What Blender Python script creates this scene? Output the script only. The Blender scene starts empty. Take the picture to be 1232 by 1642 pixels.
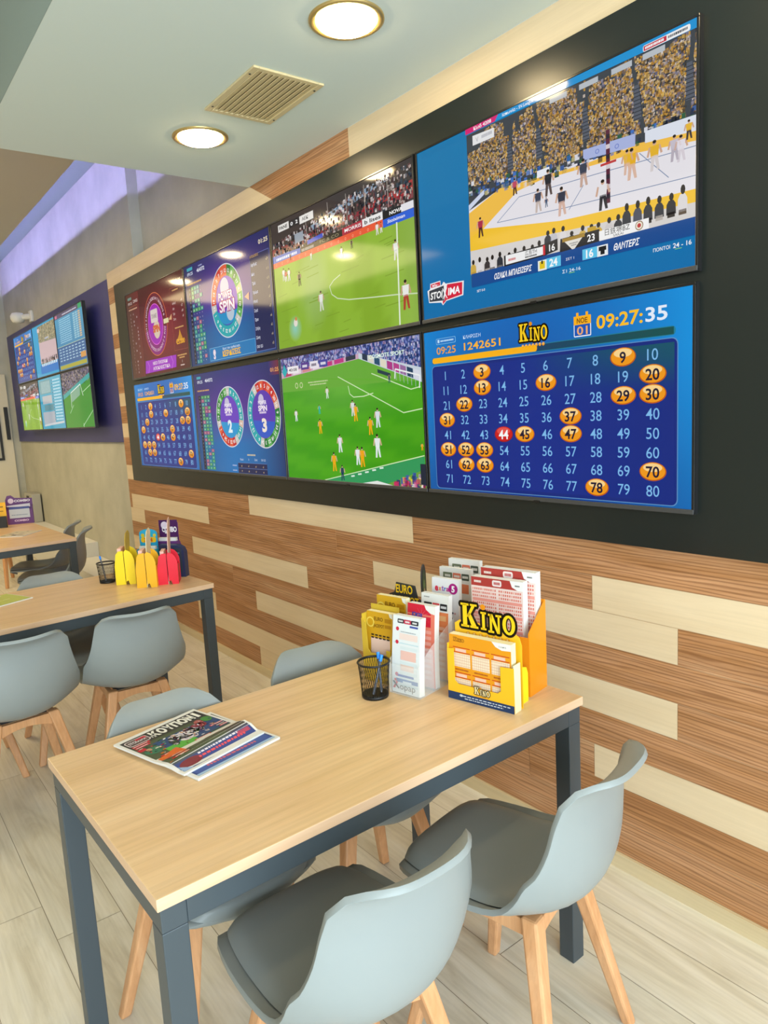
import bpy, bmesh, math, random
from mathutils import Vector, Matrix, Euler
sc = bpy.context.scene
C = sc.collection
PI = math.pi
R = math.radians

# ------------------------------------------------------------------ camera
cam_d = bpy.data.cameras.new('camera')
cam = bpy.data.objects.new('camera', cam_d)
C.objects.link(cam)
cr = Vector((0.60967171, 0.79077374, -0.05456459))
cu = Vector((-0.07945284, 0.12945752, 0.98839668))
cd = Vector((-0.78866194, 0.59826218, -0.14175581))
M = Matrix((cr, cu, -cd)).transposed().to_4x4()
M.translation = Vector((0, -1.8558, 1.5177))
cam.matrix_world = M
cam_d.sensor_fit = 'VERTICAL'
cam_d.sensor_height = 24.0
cam_d.lens = 1146.94 / 1642.0 * 24.0
cam_d.clip_start = 0.02
cam_d.clip_end = 60
sc.camera = cam

# ------------------------------------------------------------------ light and exposure
sc.view_settings.view_transform = 'Standard'
sc.view_settings.look = 'None'
sc.view_settings.gamma = 1.0
sc.view_settings.use_curve_mapping = False
sc.view_settings.exposure = 0.30
wd = bpy.data.worlds.new('world')
sc.world = wd
wd.use_nodes = True
wd.node_tree.nodes['Background'].inputs[0].default_value = (0.75, 0.87, 1.0, 1)
wd.node_tree.nodes['Background'].inputs[1].default_value = 0.6


def area(name, loc, rot, sx, sy, watts, col):
    l = bpy.data.lights.new(name, 'AREA')
    l.shape = 'RECTANGLE'
    l.size, l.size_y, l.energy, l.color = sx, sy, watts, col
    o = bpy.data.objects.new(name, l)
    C.objects.link(o)
    o.location, o.rotation_euler = loc, rot
    return o


# daylight through the shop window behind the camera (window_1)
area('window_daylight', (2.52, -2.7, 1.45), (0, R(90), 0), 2.2, 4.6, 290, (0.76, 0.91, 1.0))
# added fill lights without fittings, to the left of the frame
area('fill_light', (-2.6, -3.9, 3.06), (0, 0, 0), 5.0, 1.2, 20, (1.0, 0.93, 0.80))
area('fill_light', (-7.4, -2.6, 3.06), (0, 0, 0), 3.6, 1.6, 74, (1.0, 0.78, 0.42))
EM_DOWN = 56.0
EM_LED = 260.0
EM_SCREEN = 0.74


# ------------------------------------------------------------------ helpers
def lin(c):
    if isinstance(c, str):
        c = tuple(int(c[i:i + 2], 16) / 255 for i in (0, 2, 4))
        return tuple(x / 12.92 if x <= 0.04045 else ((x + 0.055) / 1.055) ** 2.4 for x in c)
    return tuple(c[:3])


def mat(name, col, rough=0.5, metal=0.0, spec=0.5, emit=None, es=0.0, trans=0.0, ior=1.45, alpha=1.0):
    m = bpy.data.materials.new(name)
    m.use_nodes = True
    b = m.node_tree.nodes['Principled BSDF']
    b.inputs['Base Color'].default_value = (*lin(col), 1)
    b.inputs['Roughness'].default_value = rough
    b.inputs['Metallic'].default_value = metal
    b.inputs['Specular IOR Level'].default_value = spec
    b.inputs['Transmission Weight'].default_value = trans
    b.inputs['IOR'].default_value = ior
    b.inputs['Alpha'].default_value = alpha
    if emit is not None:
        b.inputs['Emission Color'].default_value = (*lin(emit), 1)
        b.inputs['Emission Strength'].default_value = es
    return m


def nodes(m):
    nt = m.node_tree
    return nt, nt.nodes, nt.links, nt.nodes['Principled BSDF']


def ramp(n, stops):
    r = n.new('ShaderNodeValToRGB')
    e = r.color_ramp.elements
    while len(e) < len(stops):
        e.new(0.5)
    for i, (p, c) in enumerate(stops):
        e[i].position = p
        e[i].color = (*lin(c), 1)
    return r


def grain_mat(name, stops, scale, rough=0.45, rnd=True, fine=(2.5, 130), fine_amt=0.25, axis=0, distort=0.6, spec=0.4, bump=0.0, wave=None):
    """wood: noise stretched along one axis, each plank shifted by its 'rnd' face value"""
    m = mat(name, stops[0][1], rough, spec=spec)
    nt, n, l, b = nodes(m)
    tc = n.new('ShaderNodeTexCoord')
    src = tc.outputs['Object']
    if rnd:
        at = n.new('ShaderNodeAttribute')
        at.attribute_name = 'rnd'
        comb = n.new('ShaderNodeCombineXYZ')
        mu = n.new('ShaderNodeMath'); mu.operation = 'MULTIPLY'; mu.inputs[1].default_value = 37.0
        l.new(at.outputs['Fac'], mu.inputs[0])
        for i in range(3):
            l.new(mu.outputs[0], comb.inputs[i])
        add = n.new('ShaderNodeVectorMath'); add.operation = 'ADD'
        l.new(src, add.inputs[0]); l.new(comb.outputs[0], add.inputs[1])
        src = add.outputs[0]
    mp = n.new('ShaderNodeMapping')
    mp.inputs['Scale'].default_value = scale
    l.new(src, mp.inputs[0])
    no = n.new('ShaderNodeTexNoise')
    no.inputs['Scale'].default_value = 1.0
    no.inputs['Detail'].default_value = 7.0
    no.inputs['Roughness'].default_value = 0.62
    no.inputs['Distortion'].default_value = distort
    l.new(mp.outputs[0], no.inputs['Vector'])
    r = ramp(n, stops)
    l.new(no.outputs['Fac'], r.inputs[0])
    mp2 = n.new('ShaderNodeMapping')
    s2 = [fine[1]] * 3
    s2[axis] = fine[0]
    mp2.inputs['Scale'].default_value = s2
    l.new(src, mp2.inputs[0])
    no2 = n.new('ShaderNodeTexNoise')
    no2.inputs['Scale'].default_value = 1.0
    no2.inputs['Detail'].default_value = 3.0
    l.new(mp2.outputs[0], no2.inputs['Vector'])
    r2 = ramp(n, [(0.3, (0.45, 0.42, 0.40)), (0.62, (1, 1, 1))])
    l.new(no2.outputs['Fac'], r2.inputs[0])
    mx = n.new('ShaderNodeMixRGB'); mx.blend_type = 'MULTIPLY'
    mx.inputs[0].default_value = fine_amt
    l.new(r.outputs[0], mx.inputs[1]); l.new(r2.outputs[0], mx.inputs[2])
    out = mx.outputs[0]
    if wave:
        ws, wx, wdist, wamt = wave
        mp3 = n.new('ShaderNodeMapping')
        s3 = [1.0] * 3
        s3[axis] = wx
        mp3.inputs['Scale'].default_value = s3
        l.new(src, mp3.inputs[0])
        wv = n.new('ShaderNodeTexWave')
        wv.wave_type = 'BANDS'; wv.bands_direction = 'Z' if axis != 2 else 'X'
        wv.inputs['Scale'].default_value = ws
        wv.inputs['Distortion'].default_value = wdist
        wv.inputs['Detail'].default_value = 2.0
        wv.inputs['Detail Scale'].default_value = 0.9
        l.new(mp3.outputs[0], wv.inputs['Vector'])
        r3 = ramp(n, [(0.05, (0.50, 0.42, 0.38)), (0.45, (1, 1, 1))])
        l.new(wv.outputs['Fac'], r3.inputs[0])
        mx2 = n.new('ShaderNodeMixRGB'); mx2.blend_type = 'MULTIPLY'
        mx2.inputs[0].default_value = wamt
        l.new(out, mx2.inputs[1]); l.new(r3.outputs[0], mx2.inputs[2])
        out = mx2.outputs[0]
    l.new(out, b.inputs['Base Color'])
    if bump:
        bp = n.new('ShaderNodeBump'); bp.inputs['Strength'].default_value = bump; bp.inputs['Distance'].default_value = 0.002
        l.new(no2.outputs['Fac'], bp.inputs['Height']); l.new(bp.outputs[0], b.inputs['Normal'])
    return m


def mottled(name, c0, c1, scale=3.0, rough=0.7, bump=0.08, spec=0.3):
    m = mat(name, c0, rough, spec=spec)
    nt, n, l, b = nodes(m)
    tc = n.new('ShaderNodeTexCoord')
    no = n.new('ShaderNodeTexNoise')
    no.inputs['Scale'].default_value = scale
    no.inputs['Detail'].default_value = 8
    no.inputs['Roughness'].default_value = 0.6
    l.new(tc.outputs['Object'], no.inputs['Vector'])
    r = ramp(n, [(0.35, c0), (0.68, c1)])
    l.new(no.outputs['Fac'], r.inputs[0])
    l.new(r.outputs[0], b.inputs['Base Color'])
    if bump:
        bp = n.new('ShaderNodeBump'); bp.inputs['Strength'].default_value = bump; bp.inputs['Distance'].default_value = 0.01
        l.new(no.outputs['Fac'], bp.inputs['Height']); l.new(bp.outputs[0], b.inputs['Normal'])
    return m


def attr_mat(name, emissive, rough=0.5, spec=0.5, es=1.0):
    m = mat(name, (0.003, 0.003, 0.004), rough, spec=spec)
    nt, n, l, b = nodes(m)
    a = n.new('ShaderNodeAttribute'); a.attribute_name = 'col'
    if emissive:
        l.new(a.outputs['Color'], b.inputs['Emission Color'])
        b.inputs['Emission Strength'].default_value = es
    else:
        mx = n.new('ShaderNodeMixRGB'); mx.blend_type = 'MULTIPLY'; mx.inputs[0].default_value = 1.0
        mx.inputs[2].default_value = (.82, .82, .82, 1)
        l.new(a.outputs['Color'], mx.inputs[1]); l.new(mx.outputs[0], b.inputs['Base Color'])
    return m


class MB:
    """collects shapes, then links them as ONE mesh object"""
    def __init__(s):
        s.v, s.f, s.mi, s.sm, s.rnd = [], [], [], [], []

    def face(s, idx, mi=0, sm=False, rnd=0.0):
        s.f.append(tuple(idx)); s.mi.append(mi); s.sm.append(sm); s.rnd.append(rnd)

    def add(s, vs, fs, mi=0, sm=False, rnd=0.0):
        o = len(s.v)
        s.v += [tuple(v) for v in vs]
        for f in fs:
            s.face([i + o for i in f], mi, sm, rnd)
        return s

    def box(s, x0, x1, y0, y1, z0, z1, mi=0, rnd=0.0):
        vs = [(x, y, z) for z in (z0, z1) for y in (y0, y1) for x in (x0, x1)]
        return s.add(vs, [(0, 2, 3, 1), (4, 5, 7, 6), (0, 1, 5, 4), (2, 6, 7, 3), (0, 4, 6, 2), (1, 3, 7, 5)], mi, False, rnd)

    def prism(s, pts, d0, d1, plane='XZ', mi=0):
        """polygon pts (a,b) swept between d0 and d1 along the third axis"""
        def P(a, b, d):
            return {'XZ': (a, d, b), 'XY': (a, b, d), 'YZ': (d, a, b)}[plane]
        n = len(pts)
        vs = [P(a, b, d0) for a, b in pts] + [P(a, b, d1) for a, b in pts]
        fs = [tuple(range(n)), tuple(range(2 * n - 1, n - 1, -1))] + [(i, i + n, (i + 1) % n + n, (i + 1) % n) for i in range(n)]
        return s.add(vs, fs, mi)

    def lathe(s, prof, n=32, mi=0, sm=True, cx=0, cy=0, close=True):
        o = len(s.v)
        for r, z in prof:
            for k in range(n):
                a = 2 * PI * k / n
                s.v.append((cx + r * math.cos(a), cy + r * math.sin(a), z))
        for j in range(len(prof) - 1):
            for k in range(n):
                k2 = (k + 1) % n
                s.face((o + j * n + k, o + j * n + k2, o + (j + 1) * n + k2, o + (j + 1) * n + k), mi, sm)
        if close:
            s.face([o + k for k in range(n)][::-1], mi)
            s.face([o + (len(prof) - 1) * n + k for k in range(n)], mi)
        return s

    def bar(s, p0, p1, r0, r1=None, n=4, mi=0, rot=0.0, sm=False):
        p0, p1 = Vector(p0), Vector(p1)
        r1 = r0 if r1 is None else r1
        d = (p1 - p0).normalized()
        up = Vector((0, 0, 1)) if abs(d.z) < 0.9 else Vector((1, 0, 0))
        a = d.cross(up).normalized(); b = d.cross(a)
        vs = []
        for p, r in ((p0, r0), (p1, r1)):
            for k in range(n):
                t = rot + 2 * PI * k / n
                vs.append(p + (a * math.cos(t) + b * math.sin(t)) * r)
        fs = [(k, (k + 1) % n, (k + 1) % n + n, k + n) for k in range(n)]
        s.add(vs, fs, mi, sm)
        s.add(vs, [tuple(range(n))[::-1], tuple(range(n, 2 * n))], mi)
        return s

    def grid(s, fn, nu, nv, mi=0, sm=True):
        o = len(s.v)
        for i in range(nu):
            for j in range(nv):
                s.v.append(tuple(fn(i / (nu - 1), j / (nv - 1))))
        for i in range(nu - 1):
            for j in range(nv - 1):
                s.face((o + i * nv + j, o + (i + 1) * nv + j, o + (i + 1) * nv + j + 1, o + i * nv + j + 1), mi, sm)
        return s

    def build(s, name, mats, parent=None, bevel=0.0, loc=None, fix=True, seg=2):
        me = bpy.data.meshes.new(name)
        me.from_pydata(s.v, [], s.f)
        for m in (mats if isinstance(mats, (list, tuple)) else [mats]):
            me.materials.append(m)
        me.polygons.foreach_set('material_index', s.mi)
        me.polygons.foreach_set('use_smooth', s.sm)
        if any(s.rnd):
            a = me.attributes.new('rnd', 'FLOAT', 'FACE')
            a.data.foreach_set('value', s.rnd)
        if fix:
            bm = bmesh.new(); bm.from_mesh(me)
            bmesh.ops.recalc_face_normals(bm, faces=bm.faces)
            bm.to_mesh(me); bm.free()
        me.update()
        o = bpy.data.objects.new(name, me)
        C.objects.link(o)
        if parent:
            o.parent = parent
        if loc:
            o.location = loc
        if bevel:
            bv = o.modifiers.new('bevel', 'BEVEL')
            bv.width = bevel; bv.segments = seg; bv.limit_method = 'ANGLE'; bv.angle_limit = R(40)
        return o


def tag(o, label=None, cat=None, group=None, kind=None):
    if label: o['label'] = label
    if cat: o['category'] = cat
    if group: o['group'] = group
    if kind: o['kind'] = kind
    return o


def thing(name, label, cat, loc=(0, 0, 0), rz=0.0, group=None):
    o = bpy.data.objects.new(name, None)
    o.empty_display_size = 0.1
    C.objects.link(o)
    o.location = loc
    o.rotation_euler = (0, 0, rz)
    return tag(o, label, cat, group)


def dup(root, loc, rz, label, group=None):
    def cp(o, parent):
        c = o.copy(); C.objects.link(c)
        if parent: c.parent = parent
        for ch in list(o.children):
            cp(ch, c)
        return c
    r = cp(root, None)
    r.location = loc
    r.rotation_euler = (0, 0, rz)
    r['label'] = label
    if group: r['group'] = group
    return r


_tc = {}


def text_mesh(s, bold):
    k = (s, bold)
    if k not in _tc:
        cv = bpy.data.curves.new('t', 'FONT')
        cv.body = s; cv.size = 1.0; cv.offset = bold; cv.resolution_u = 3
        ob = bpy.data.objects.new('t', cv)
        C.objects.link(ob)
        dg = bpy.context.evaluated_depsgraph_get()
        me = ob.evaluated_get(dg).to_mesh()
        vs = [(v.co.x, v.co.y) for v in me.vertices]
        fs = [tuple(p.vertices) for p in me.polygons]
        ob.evaluated_get(dg).to_mesh_clear()
        bpy.data.objects.remove(ob); bpy.data.curves.remove(cv)
        xs = [v[0] for v in vs] or [0, 1]; ys = [v[1] for v in vs] or [0, 1]
        _tc[k] = (vs, fs, min(xs), max(xs), min(ys), max(ys))
    return _tc[k]


class Pic:
    """flat artwork (screen image or print): polygons in uv, one mesh with a colour per corner"""
    def __init__(s, w, h, eps=0.0003):
        s.w, s.h, s.eps = w, h, eps
        s.v, s.f, s.c = [], [], []

    def P(s, u, v, L):
        return ((u - 0.5) * s.w, -L * s.eps, (v - 0.5) * s.h)

    def poly(s, pts, col, L=0):
        o = len(s.v)
        s.v += [s.P(u, v, L) for u, v in pts]
        s.f.append(tuple(range(o, o + len(pts))))
        if isinstance(col, list):
            s.c += [lin(c) for c in col]
        else:
            s.c += [lin(col)] * len(pts)

    def rect(s, u0, v0, u1, v1, col, L=0):
        s.poly([(u0, v0), (u1, v0), (u1, v1), (u0, v1)], col, L)

    def gradv(s, u0, v0, u1, v1, c0, c1, L=0):
        s.rect(u0, v0, u1, v1, [c0, c0, c1, c1], L)

    def gradh(s, u0, v0, u1, v1, c0, c1, L=0):
        s.rect(u0, v0, u1, v1, [c0, c1, c1, c0], L)

    def field(s, fn, n, m, L=0, u0=0, v0=0, u1=1, v1=1):
        for i in range(n):
            for j in range(m):
                a, b = u0 + (u1 - u0) * i / n, u0 + (u1 - u0) * (i + 1) / n
                c, d = v0 + (v1 - v0) * j / m, v0 + (v1 - v0) * (j + 1) / m
                s.poly([(a, c), (b, c), (b, d), (a, d)], [fn(a, c), fn(b, c), fn(b, d), fn(a, d)], L)

    def ell(s, cu_, cv_, ru, rv, col, L=0, n=20, a0=0, a1=360):
        s.poly([(cu_ + ru * math.cos(R(a0 + (a1 - a0) * k / n)), cv_ + rv * math.sin(R(a0 + (a1 - a0) * k / n))) for k in range(n)], col, L)

    def disc(s, cu_, cv_, rv, col, L=0, n=28):
        s.ell(cu_, cv_, rv * s.h / s.w, rv, col, L, n)

    def arc(s, cu_, cv_, r0, r1, a0, a1, col, L=0, n=3):
        k = s.h / s.w
        p = [(cu_ + r1 * k * math.cos(R(a0 + (a1 - a0) * i / n)), cv_ + r1 * math.sin(R(a0 + (a1 - a0) * i / n))) for i in range(n + 1)]
        p += [(cu_ + r0 * k * math.cos(R(a1 + (a0 - a1) * i / n)), cv_ + r0 * math.sin(R(a1 + (a0 - a1) * i / n))) for i in range(n + 1)]
        s.poly(p, col, L)

    def ring(s, cu_, cv_, r0, r1, col, L=0, n=24):
        for i in range(n):
            s.arc(cu_, cv_, r0, r1, 360 * i / n, 360 * (i + 1) / n, col, L, 2)

    def line(s, pts, wv, col, L=0):
        for (a, b), (c, d) in zip(pts, pts[1:]):
            dx, dy = (c - a) * s.w, (d - b) * s.h
            n = math.hypot(dx, dy) or 1
            ox, oy = -dy / n * wv * s.h / 2 / s.w, dx / n * wv / 2
            s.poly([(a - ox, b - oy), (c - ox, d - oy), (c + ox, d + oy), (a + ox, b + oy)], col, L)

    def rrect(s, u0, v0, u1, v1, rv, col, L=0):
        ru = rv * s.h / s.w
        p = []
        for cx, cy, a in ((u1 - ru, v1 - rv, 0), (u0 + ru, v1 - rv, 90), (u0 + ru, v0 + rv, 180), (u1 - ru, v0 + rv, 270)):
            for k in range(5):
                t = R(a + 22.5 * k)
                p.append((cx + ru * math.cos(t), cy + rv * math.sin(t)))
        s.poly(p, col, L)

    def text(s, t, cu_, cv_, hv, col, L=1, wu=None, bold=0.0, al='C', shear=0.0, rot=0.0, sx=1.0):
        vs, fs, x0, x1, y0, y1 = text_mesh(t, bold)
        if not fs:
            return
        k = hv * s.h / 0.73
        kx = k * sx
        if wu:
            kx = wu * s.w / max(1e-6, x1 - x0)
        mx = {'C': (x0 + x1) / 2, 'L': x0, 'R': x1}[al]
        o = len(s.v)
        cr_, sr_ = math.cos(rot), math.sin(rot)
        for x, y in vs:
            a = (x - mx) * kx + shear * (y - 0.365) * k
            b = (y - 0.365) * k
            a, b = a * cr_ - b * sr_, a * sr_ + b * cr_
            X, Y, Z = s.P(cu_, cv_, L)
            s.v.append((X + a, Y, Z + b))
        for f in fs:
            s.f.append(tuple(i + o for i in f))
        s.c += [lin(col)] * len(vs)

    def smear(s, cu_, cv_, wu, hv, col, L, seed=0):
        """a line of lettering too small to read in the photograph"""
        r = random.Random(seed)
        u = cu_ - wu / 2
        while u < cu_ + wu / 2:
            d = wu * r.uniform(0.03, 0.09)
            s.rect(u, cv_ - hv / 2, min(u + d, cu_ + wu / 2), cv_ + hv / 2, col, L)
            u += d + wu * 0.02

    def build(s, name, m, parent=None, loc=None, rot=None, mapf=None):
        me = bpy.data.meshes.new(name)
        vs = [mapf(*v) for v in s.v] if mapf else s.v
        me.from_pydata(vs, [], s.f)
        me.materials.append(m)
        a = me.color_attributes.new('col', 'FLOAT_COLOR', 'POINT')
        flat = []
        for c in s.c:
            flat += [c[0], c[1], c[2], 1.0]
        a.data.foreach_set('color', flat)
        # every polygon faces -Y
        flip = [p.index for p in me.polygons if p.normal.y > 0] if not mapf else []
        if flip:
            bm = bmesh.new(); bm.from_mesh(me); bm.faces.ensure_lookup_table()
            bmesh.ops.reverse_faces(bm, faces=[bm.faces[i] for i in flip])
            bm.to_mesh(me); bm.free()
        me.update()
        o = bpy.data.objects.new(name, me)
        C.objects.link(o)
        if parent: o.parent = parent
        if loc: o.location = loc
        if rot: o.rotation_euler = rot
        return o


# ------------------------------------------------------------------ materials
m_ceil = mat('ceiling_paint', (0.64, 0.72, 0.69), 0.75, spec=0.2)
m_ceil2 = mat('raised_ceiling_paint', (0.52, 0.49, 0.42), 0.8, spec=0.2)
m_conc = mottled('concrete_plaster', (0.42, 0.41, 0.34), (0.53, 0.515, 0.435), 2.2, 0.75)
m_white = mat('white_paint', (0.75, 0.74, 0.70), 0.6, spec=0.3)
m_dark = grain_mat('walnut_plank', [(0.24, '996740'), (0.42, 'b38054'), (0.58, 'c19068'), (0.78, 'd2aa82')], (1.1, 14, 13), 0.42, fine_amt=0.5, wave=(29, .075, 11.0, .62))
m_light = grain_mat('maple_plank', [(0.3, 'd6bf9c'), (0.55, 'dec9a8'), (0.8, 'e5d2b3')], (0.9, 10, 9), 0.42, fine_amt=0.10)
m_joint = mat('plank_joint', 'c9a680', 0.6)
m_base = grain_mat('baseboard_oak', [(0.3, 'c9b58f'), (0.7, 'd6c5a2')], (0.8, 10, 9), 0.45, rnd=False, fine_amt=0.12)
m_floor = grain_mat('floor_oak', [(0.25, 'c3b8a2'), (0.45, 'd6cebb'), (0.62, 'e0d9c9'), (0.8, 'e8e3d6')], (1.6, 11, 9), 0.38, fine=(3, 90), fine_amt=0.22, distort=1.2, spec=0.45)
m_fgap = mat('floor_joint', '8f7f66', 0.7)
m_black = mat('black_panel', (0.011, 0.015, 0.014), 0.30, spec=0.5)
m_purple = mat('violet_panel', (0.045, 0.045, 0.19), 0.4, spec=0.45)
m_bezel = mat('tv_bezel', (0.008, 0.008, 0.009), 0.18, spec=0.6)
m_tvside = mat('tv_casing', (0.010, 0.010, 0.011), 0.45)
m_chin = mat('tv_lower_lip', (0.05, 0.05, 0.052), 0.35)
m_screen = attr_mat('screen_image', True, 0.07, 0.38, EM_SCREEN)
m_print = attr_mat('printed_paper', False, 0.45, 0.4)
m_top = grain_mat('oak_laminate', [(0.28, 'cca878'), (0.5, 'dab78a'), (0.75, 'e3c49a')], (14, 1.5, 8), 0.33, rnd=False, fine=(2.0, 110), fine_amt=0.22, axis=1, distort=0.3, spec=0.45)
m_edge = grain_mat('oak_edge_band', [(0.3, 'd2ab88'), (0.7, 'debc9c')], (6, 1.5, 20), 0.4, rnd=False, fine_amt=0.12, axis=1)
m_frame = mat('anthracite_steel', (0.050, 0.063, 0.073), 0.42, spec=0.5)
m_shell = mat('grey_plastic', (0.255, 0.278, 0.275), 0.40, spec=0.4)
m_pad = mat('grey_leatherette', (0.23, 0.255, 0.26), 0.36, spec=0.45)
m_leg = grain_mat('beech_leg', [(0.3, 'c08a5c'), (0.55, 'd29d70'), (0.8, 'dcae84')], (18, 18, 2), 0.4, rnd=False, fine_amt=0.2, axis=2)
m_plate = mat('black_plate', (0.02, 0.02, 0.02), 0.5)
m_ring = mat('lamp_ring_brass', (0.55, 0.40, 0.16), 0.3, metal=0.7)
m_lamp = mat('lamp_diffuser', (0.9, 0.85, 0.7), 0.5, emit=(1.0, 0.78, 0.44), es=EM_DOWN)
m_fascia = mat('soffit_side_darkened', (0.28, 0.345, 0.32), 0.7, spec=0.2)  # soffit side shaded by its colour, where the lamps leave it too bright
m_led = mat('violet_led', (0.5, 0.5, 0.9), 0.5, emit=(0.42, 0.40, 1.0), es=EM_LED)
m_vent = mat('vent_enamel', (0.66, 0.54, 0.31), 0.45, spec=0.4)
m_ventb = mat('vent_cavity', (0.16, 0.13, 0.07), 0.8)
m_orange = mat('orange_acrylic', (0.90, 0.30, 0.01), 0.12, spec=0.5, alpha=0.82)
m_yel = mat('amber_card', (0.86, 0.46, 0.015), 0.4)
m_yel2 = mat('yellow_card', (0.90, 0.68, 0.01), 0.4)
m_must = mat('mustard_card', (0.55, 0.37, 0.03), 0.35)
m_red = mat('red_card', (0.80, 0.01, 0.035), 0.4)
m_blue = mat('cyan_card', (0.02, 0.35, 0.60), 0.4)
m_vio = mat('plum_card', (0.12, 0.03, 0.17), 0.45)
m_navy = mat('navy_card', (0.02, 0.03, 0.09), 0.45)
m_cream = mat('cream_card', (0.80, 0.72, 0.46), 0.5)
m_paper = mat('white_paper', (0.70, 0.70, 0.68), 0.6)
m_pinkp = mat('pink_paper', (0.80, 0.50, 0.42), 0.6)
m_clear = mat('clear_acrylic', (0.92, 0.95, 0.95), 0.05, spec=0.5, alpha=0.16)
m_mesh = mat('black_wire', (0.015, 0.015, 0.015), 0.4, metal=0.3)
m_pen = mat('grey_pen', (0.10, 0.11, 0.14), 0.35)
m_penb = mat('blue_pen_cap', (0.01, 0.22, 0.85), 0.3)
m_glass = mat('window_glass', (0.9, 0.95, 0.95), 0.02, alpha=0.08)
m_grey = mat('grey_enamel', (0.42, 0.41, 0.36), 0.55)
m_door = mat('door_paint', (0.66, 0.60, 0.46), 0.55)

# ------------------------------------------------------------------ room shell
XE, XF, YL = -9.98, 2.62, -5.5      # end wall, window wall, left wall
ZS, ZR, ZU = 2.677, 3.10, 3.52      # soffit, raised ceiling, upper ceiling of the cove
rng = random.Random(4)

fl = MB()
fl.box(XE - .2, XF + .2, YL - .2, 0.5, -0.06, -0.0015, 1)
y = 0.0
row = 0
while y > YL - .1:
    x = XE - rng.uniform(0, 1.2)
    while x < XF:
        fl.add([(x + .0009, y - .1885, 0), (x + 1.219, y - .1885, 0), (x + 1.219, y - .0007, 0), (x + .0009, y - .0007, 0)], [(0, 1, 2, 3)], 0, False, rng.random() + .01)
        x += 1.22
    y -= 0.1893
    row += 1
tag(fl.build('floor', [m_floor, m_fgap]), kind='structure')

# timber-clad wall: plank rows, plank ends read off the photograph
wl = MB()
XW0, XW1 = -5.842, XF
wl.box(XW0 + .001, XW1, 0.0012, 0.10, 0.0, ZS, 2)
zs = [1.0765, 0.961, 0.848, 0.738, 0.621, 0.508, 0.394, 0.280, 0.166, 0.052]
rows = [  # (joint xs, set of light start joints)
    ([-6.7, -5.205, -3.73, -2.256, -0.785, 0.69, 2.2], {-3.73}),
    ([-5.79, -4.312, -2.838, -1.373, 0.1, 1.58], {-5.79, -1.373}),
    ([-6.99, -5.525, -4.02, -2.55, -1.08, 0.39, 1.86], {-6.99, -2.55}),
    ([-6.09, -4.618, -3.13, -1.655, -0.18, 1.3], {-4.618}),
    ([-6.99, -5.52, -4.02, -2.55, -1.08, 0.39, 1.86], {-6.99, -2.55}),
    ([-6.68, -5.205, -3.733, -2.256, -0.78, 0.69, 2.2], {-3.733}),
    ([-5.79, -4.90, -4.315, -2.84, -1.373, 0.1, 1.58], {-4.90, -1.373}),
    ([-6.09, -4.615, -3.138, -1.655, -0.18, 1.3], {-4.615}),
    ([-6.68, -5.205, -3.736, -2.26, -0.78, 0.69, 2.2], {-3.736}),
]


def plank(x0, x1, z0, z1, light):
    x0, x1 = max(x0, XW0), min(x1, XW1)
    if x1 - x0 < .01: return
    g = .0007
    wl.add([(x0 + g, 0, z0 + g), (x1 - g, 0, z0 + g), (x1 - g, 0, z1 - g), (x0 + g, 0, z1 - g)], [(0, 1, 2, 3)], 1 if light else 0, False, rng.random() + .01)


for (jx, lights), z1, z0 in zip(rows, zs, zs[1:]):
    plank(XW0, jx[0], z0, z1, False)
    for a, b in zip(jx, jx[1:] + [XW1]):
        plank(a, b, z0, z1, a in lights)
# strip over the display board
plank(XW0, -5.515, 2.556, ZS, True)
plank(-5.515, -4.04, 2.556, ZS, True)
for pts, mi in (([(-4.04, 2.556), (-3.20, 2.556), (-3.43, ZS), (-4.04, ZS)], 1), ([(-3.20, 2.556), (-2.55, 2.556), (-2.55, ZS), (-3.43, ZS)], 0)):
    wl.add([(a, 0, b) for a, b in pts], [(0, 1, 2, 3)], mi, False, rng.random() + .01)
plank(-2.55, -1.08, 2.556, ZS, True)
plank(-1.08, 0.4, 2.556, ZS, True)
plank(0.4, XW1, 2.556, ZS, False)
# column of short ends at the left of the board
zc = [2.556, 2.44, 2.21, 2.10, 1.985, 1.755, 1.655, 1.52, 1.41, 1.30, 1.19, 1.0765]
for i, (b, a) in enumerate(zip(zc, zc[1:])):
    plank(XW0, -5.665, a, b, i in (1, 3, 5, 7, 10) or i == 0 and False)
tag(wl.build('wall_right', [m_dark, m_light, m_joint], fix=False), kind='structure')

b = MB().box(XW0, XF, -0.010, 0.0005, 0, 0.052)
tag(b.build('baseboard_right', m_base), kind='structure')
# concrete wall of the far bay, a step proud of the recess above the cladding
w = MB().box(XE, -5.292, 0.03, 0.25, 0, ZU)
tag(w.build('wall_rear', m_conc), kind='structure')
w = MB().box(-5.292, -3.2, 0.108, 0.25, 2.4, ZU)
tag(w.build('wall_recess', m_conc), kind='structure')
w = MB().box(XE - .15, XE, YL, 0.2, 0, ZU)
tag(w.build('wall_end', m_conc), kind='structure')
w = MB().box(XE, XF, YL - .15, YL, 0, ZU)
tag(w.build('wall_left', m_conc), kind='structure')
w = MB()
w.box(XF, XF + .15, YL, 0.2, 0, 0.3); w.box(XF, XF + .15, YL, 0.2, 2.6, ZU)
w.box(XF, XF + .15, YL, -5.1, 0.3, 2.6); w.box(XF, XF + .15, -.3, 0.2, 0.3, 2.6)
tag(w.build('wall_front', m_white), kind='structure')
w = MB()
for y in (-5.1, -3.5, -1.9, -.36):
    w.box(XF + .03, XF + .09, y, y + .06, 0.3, 2.6)
w.box(XF + .03, XF + .09, -5.1, -.3, 0.3, 0.36); w.box(XF + .03, XF + .09, -5.1, -.3, 2.54, 2.6)
wf = tag(w.build('window_1', m_frame), kind='structure')
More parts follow.
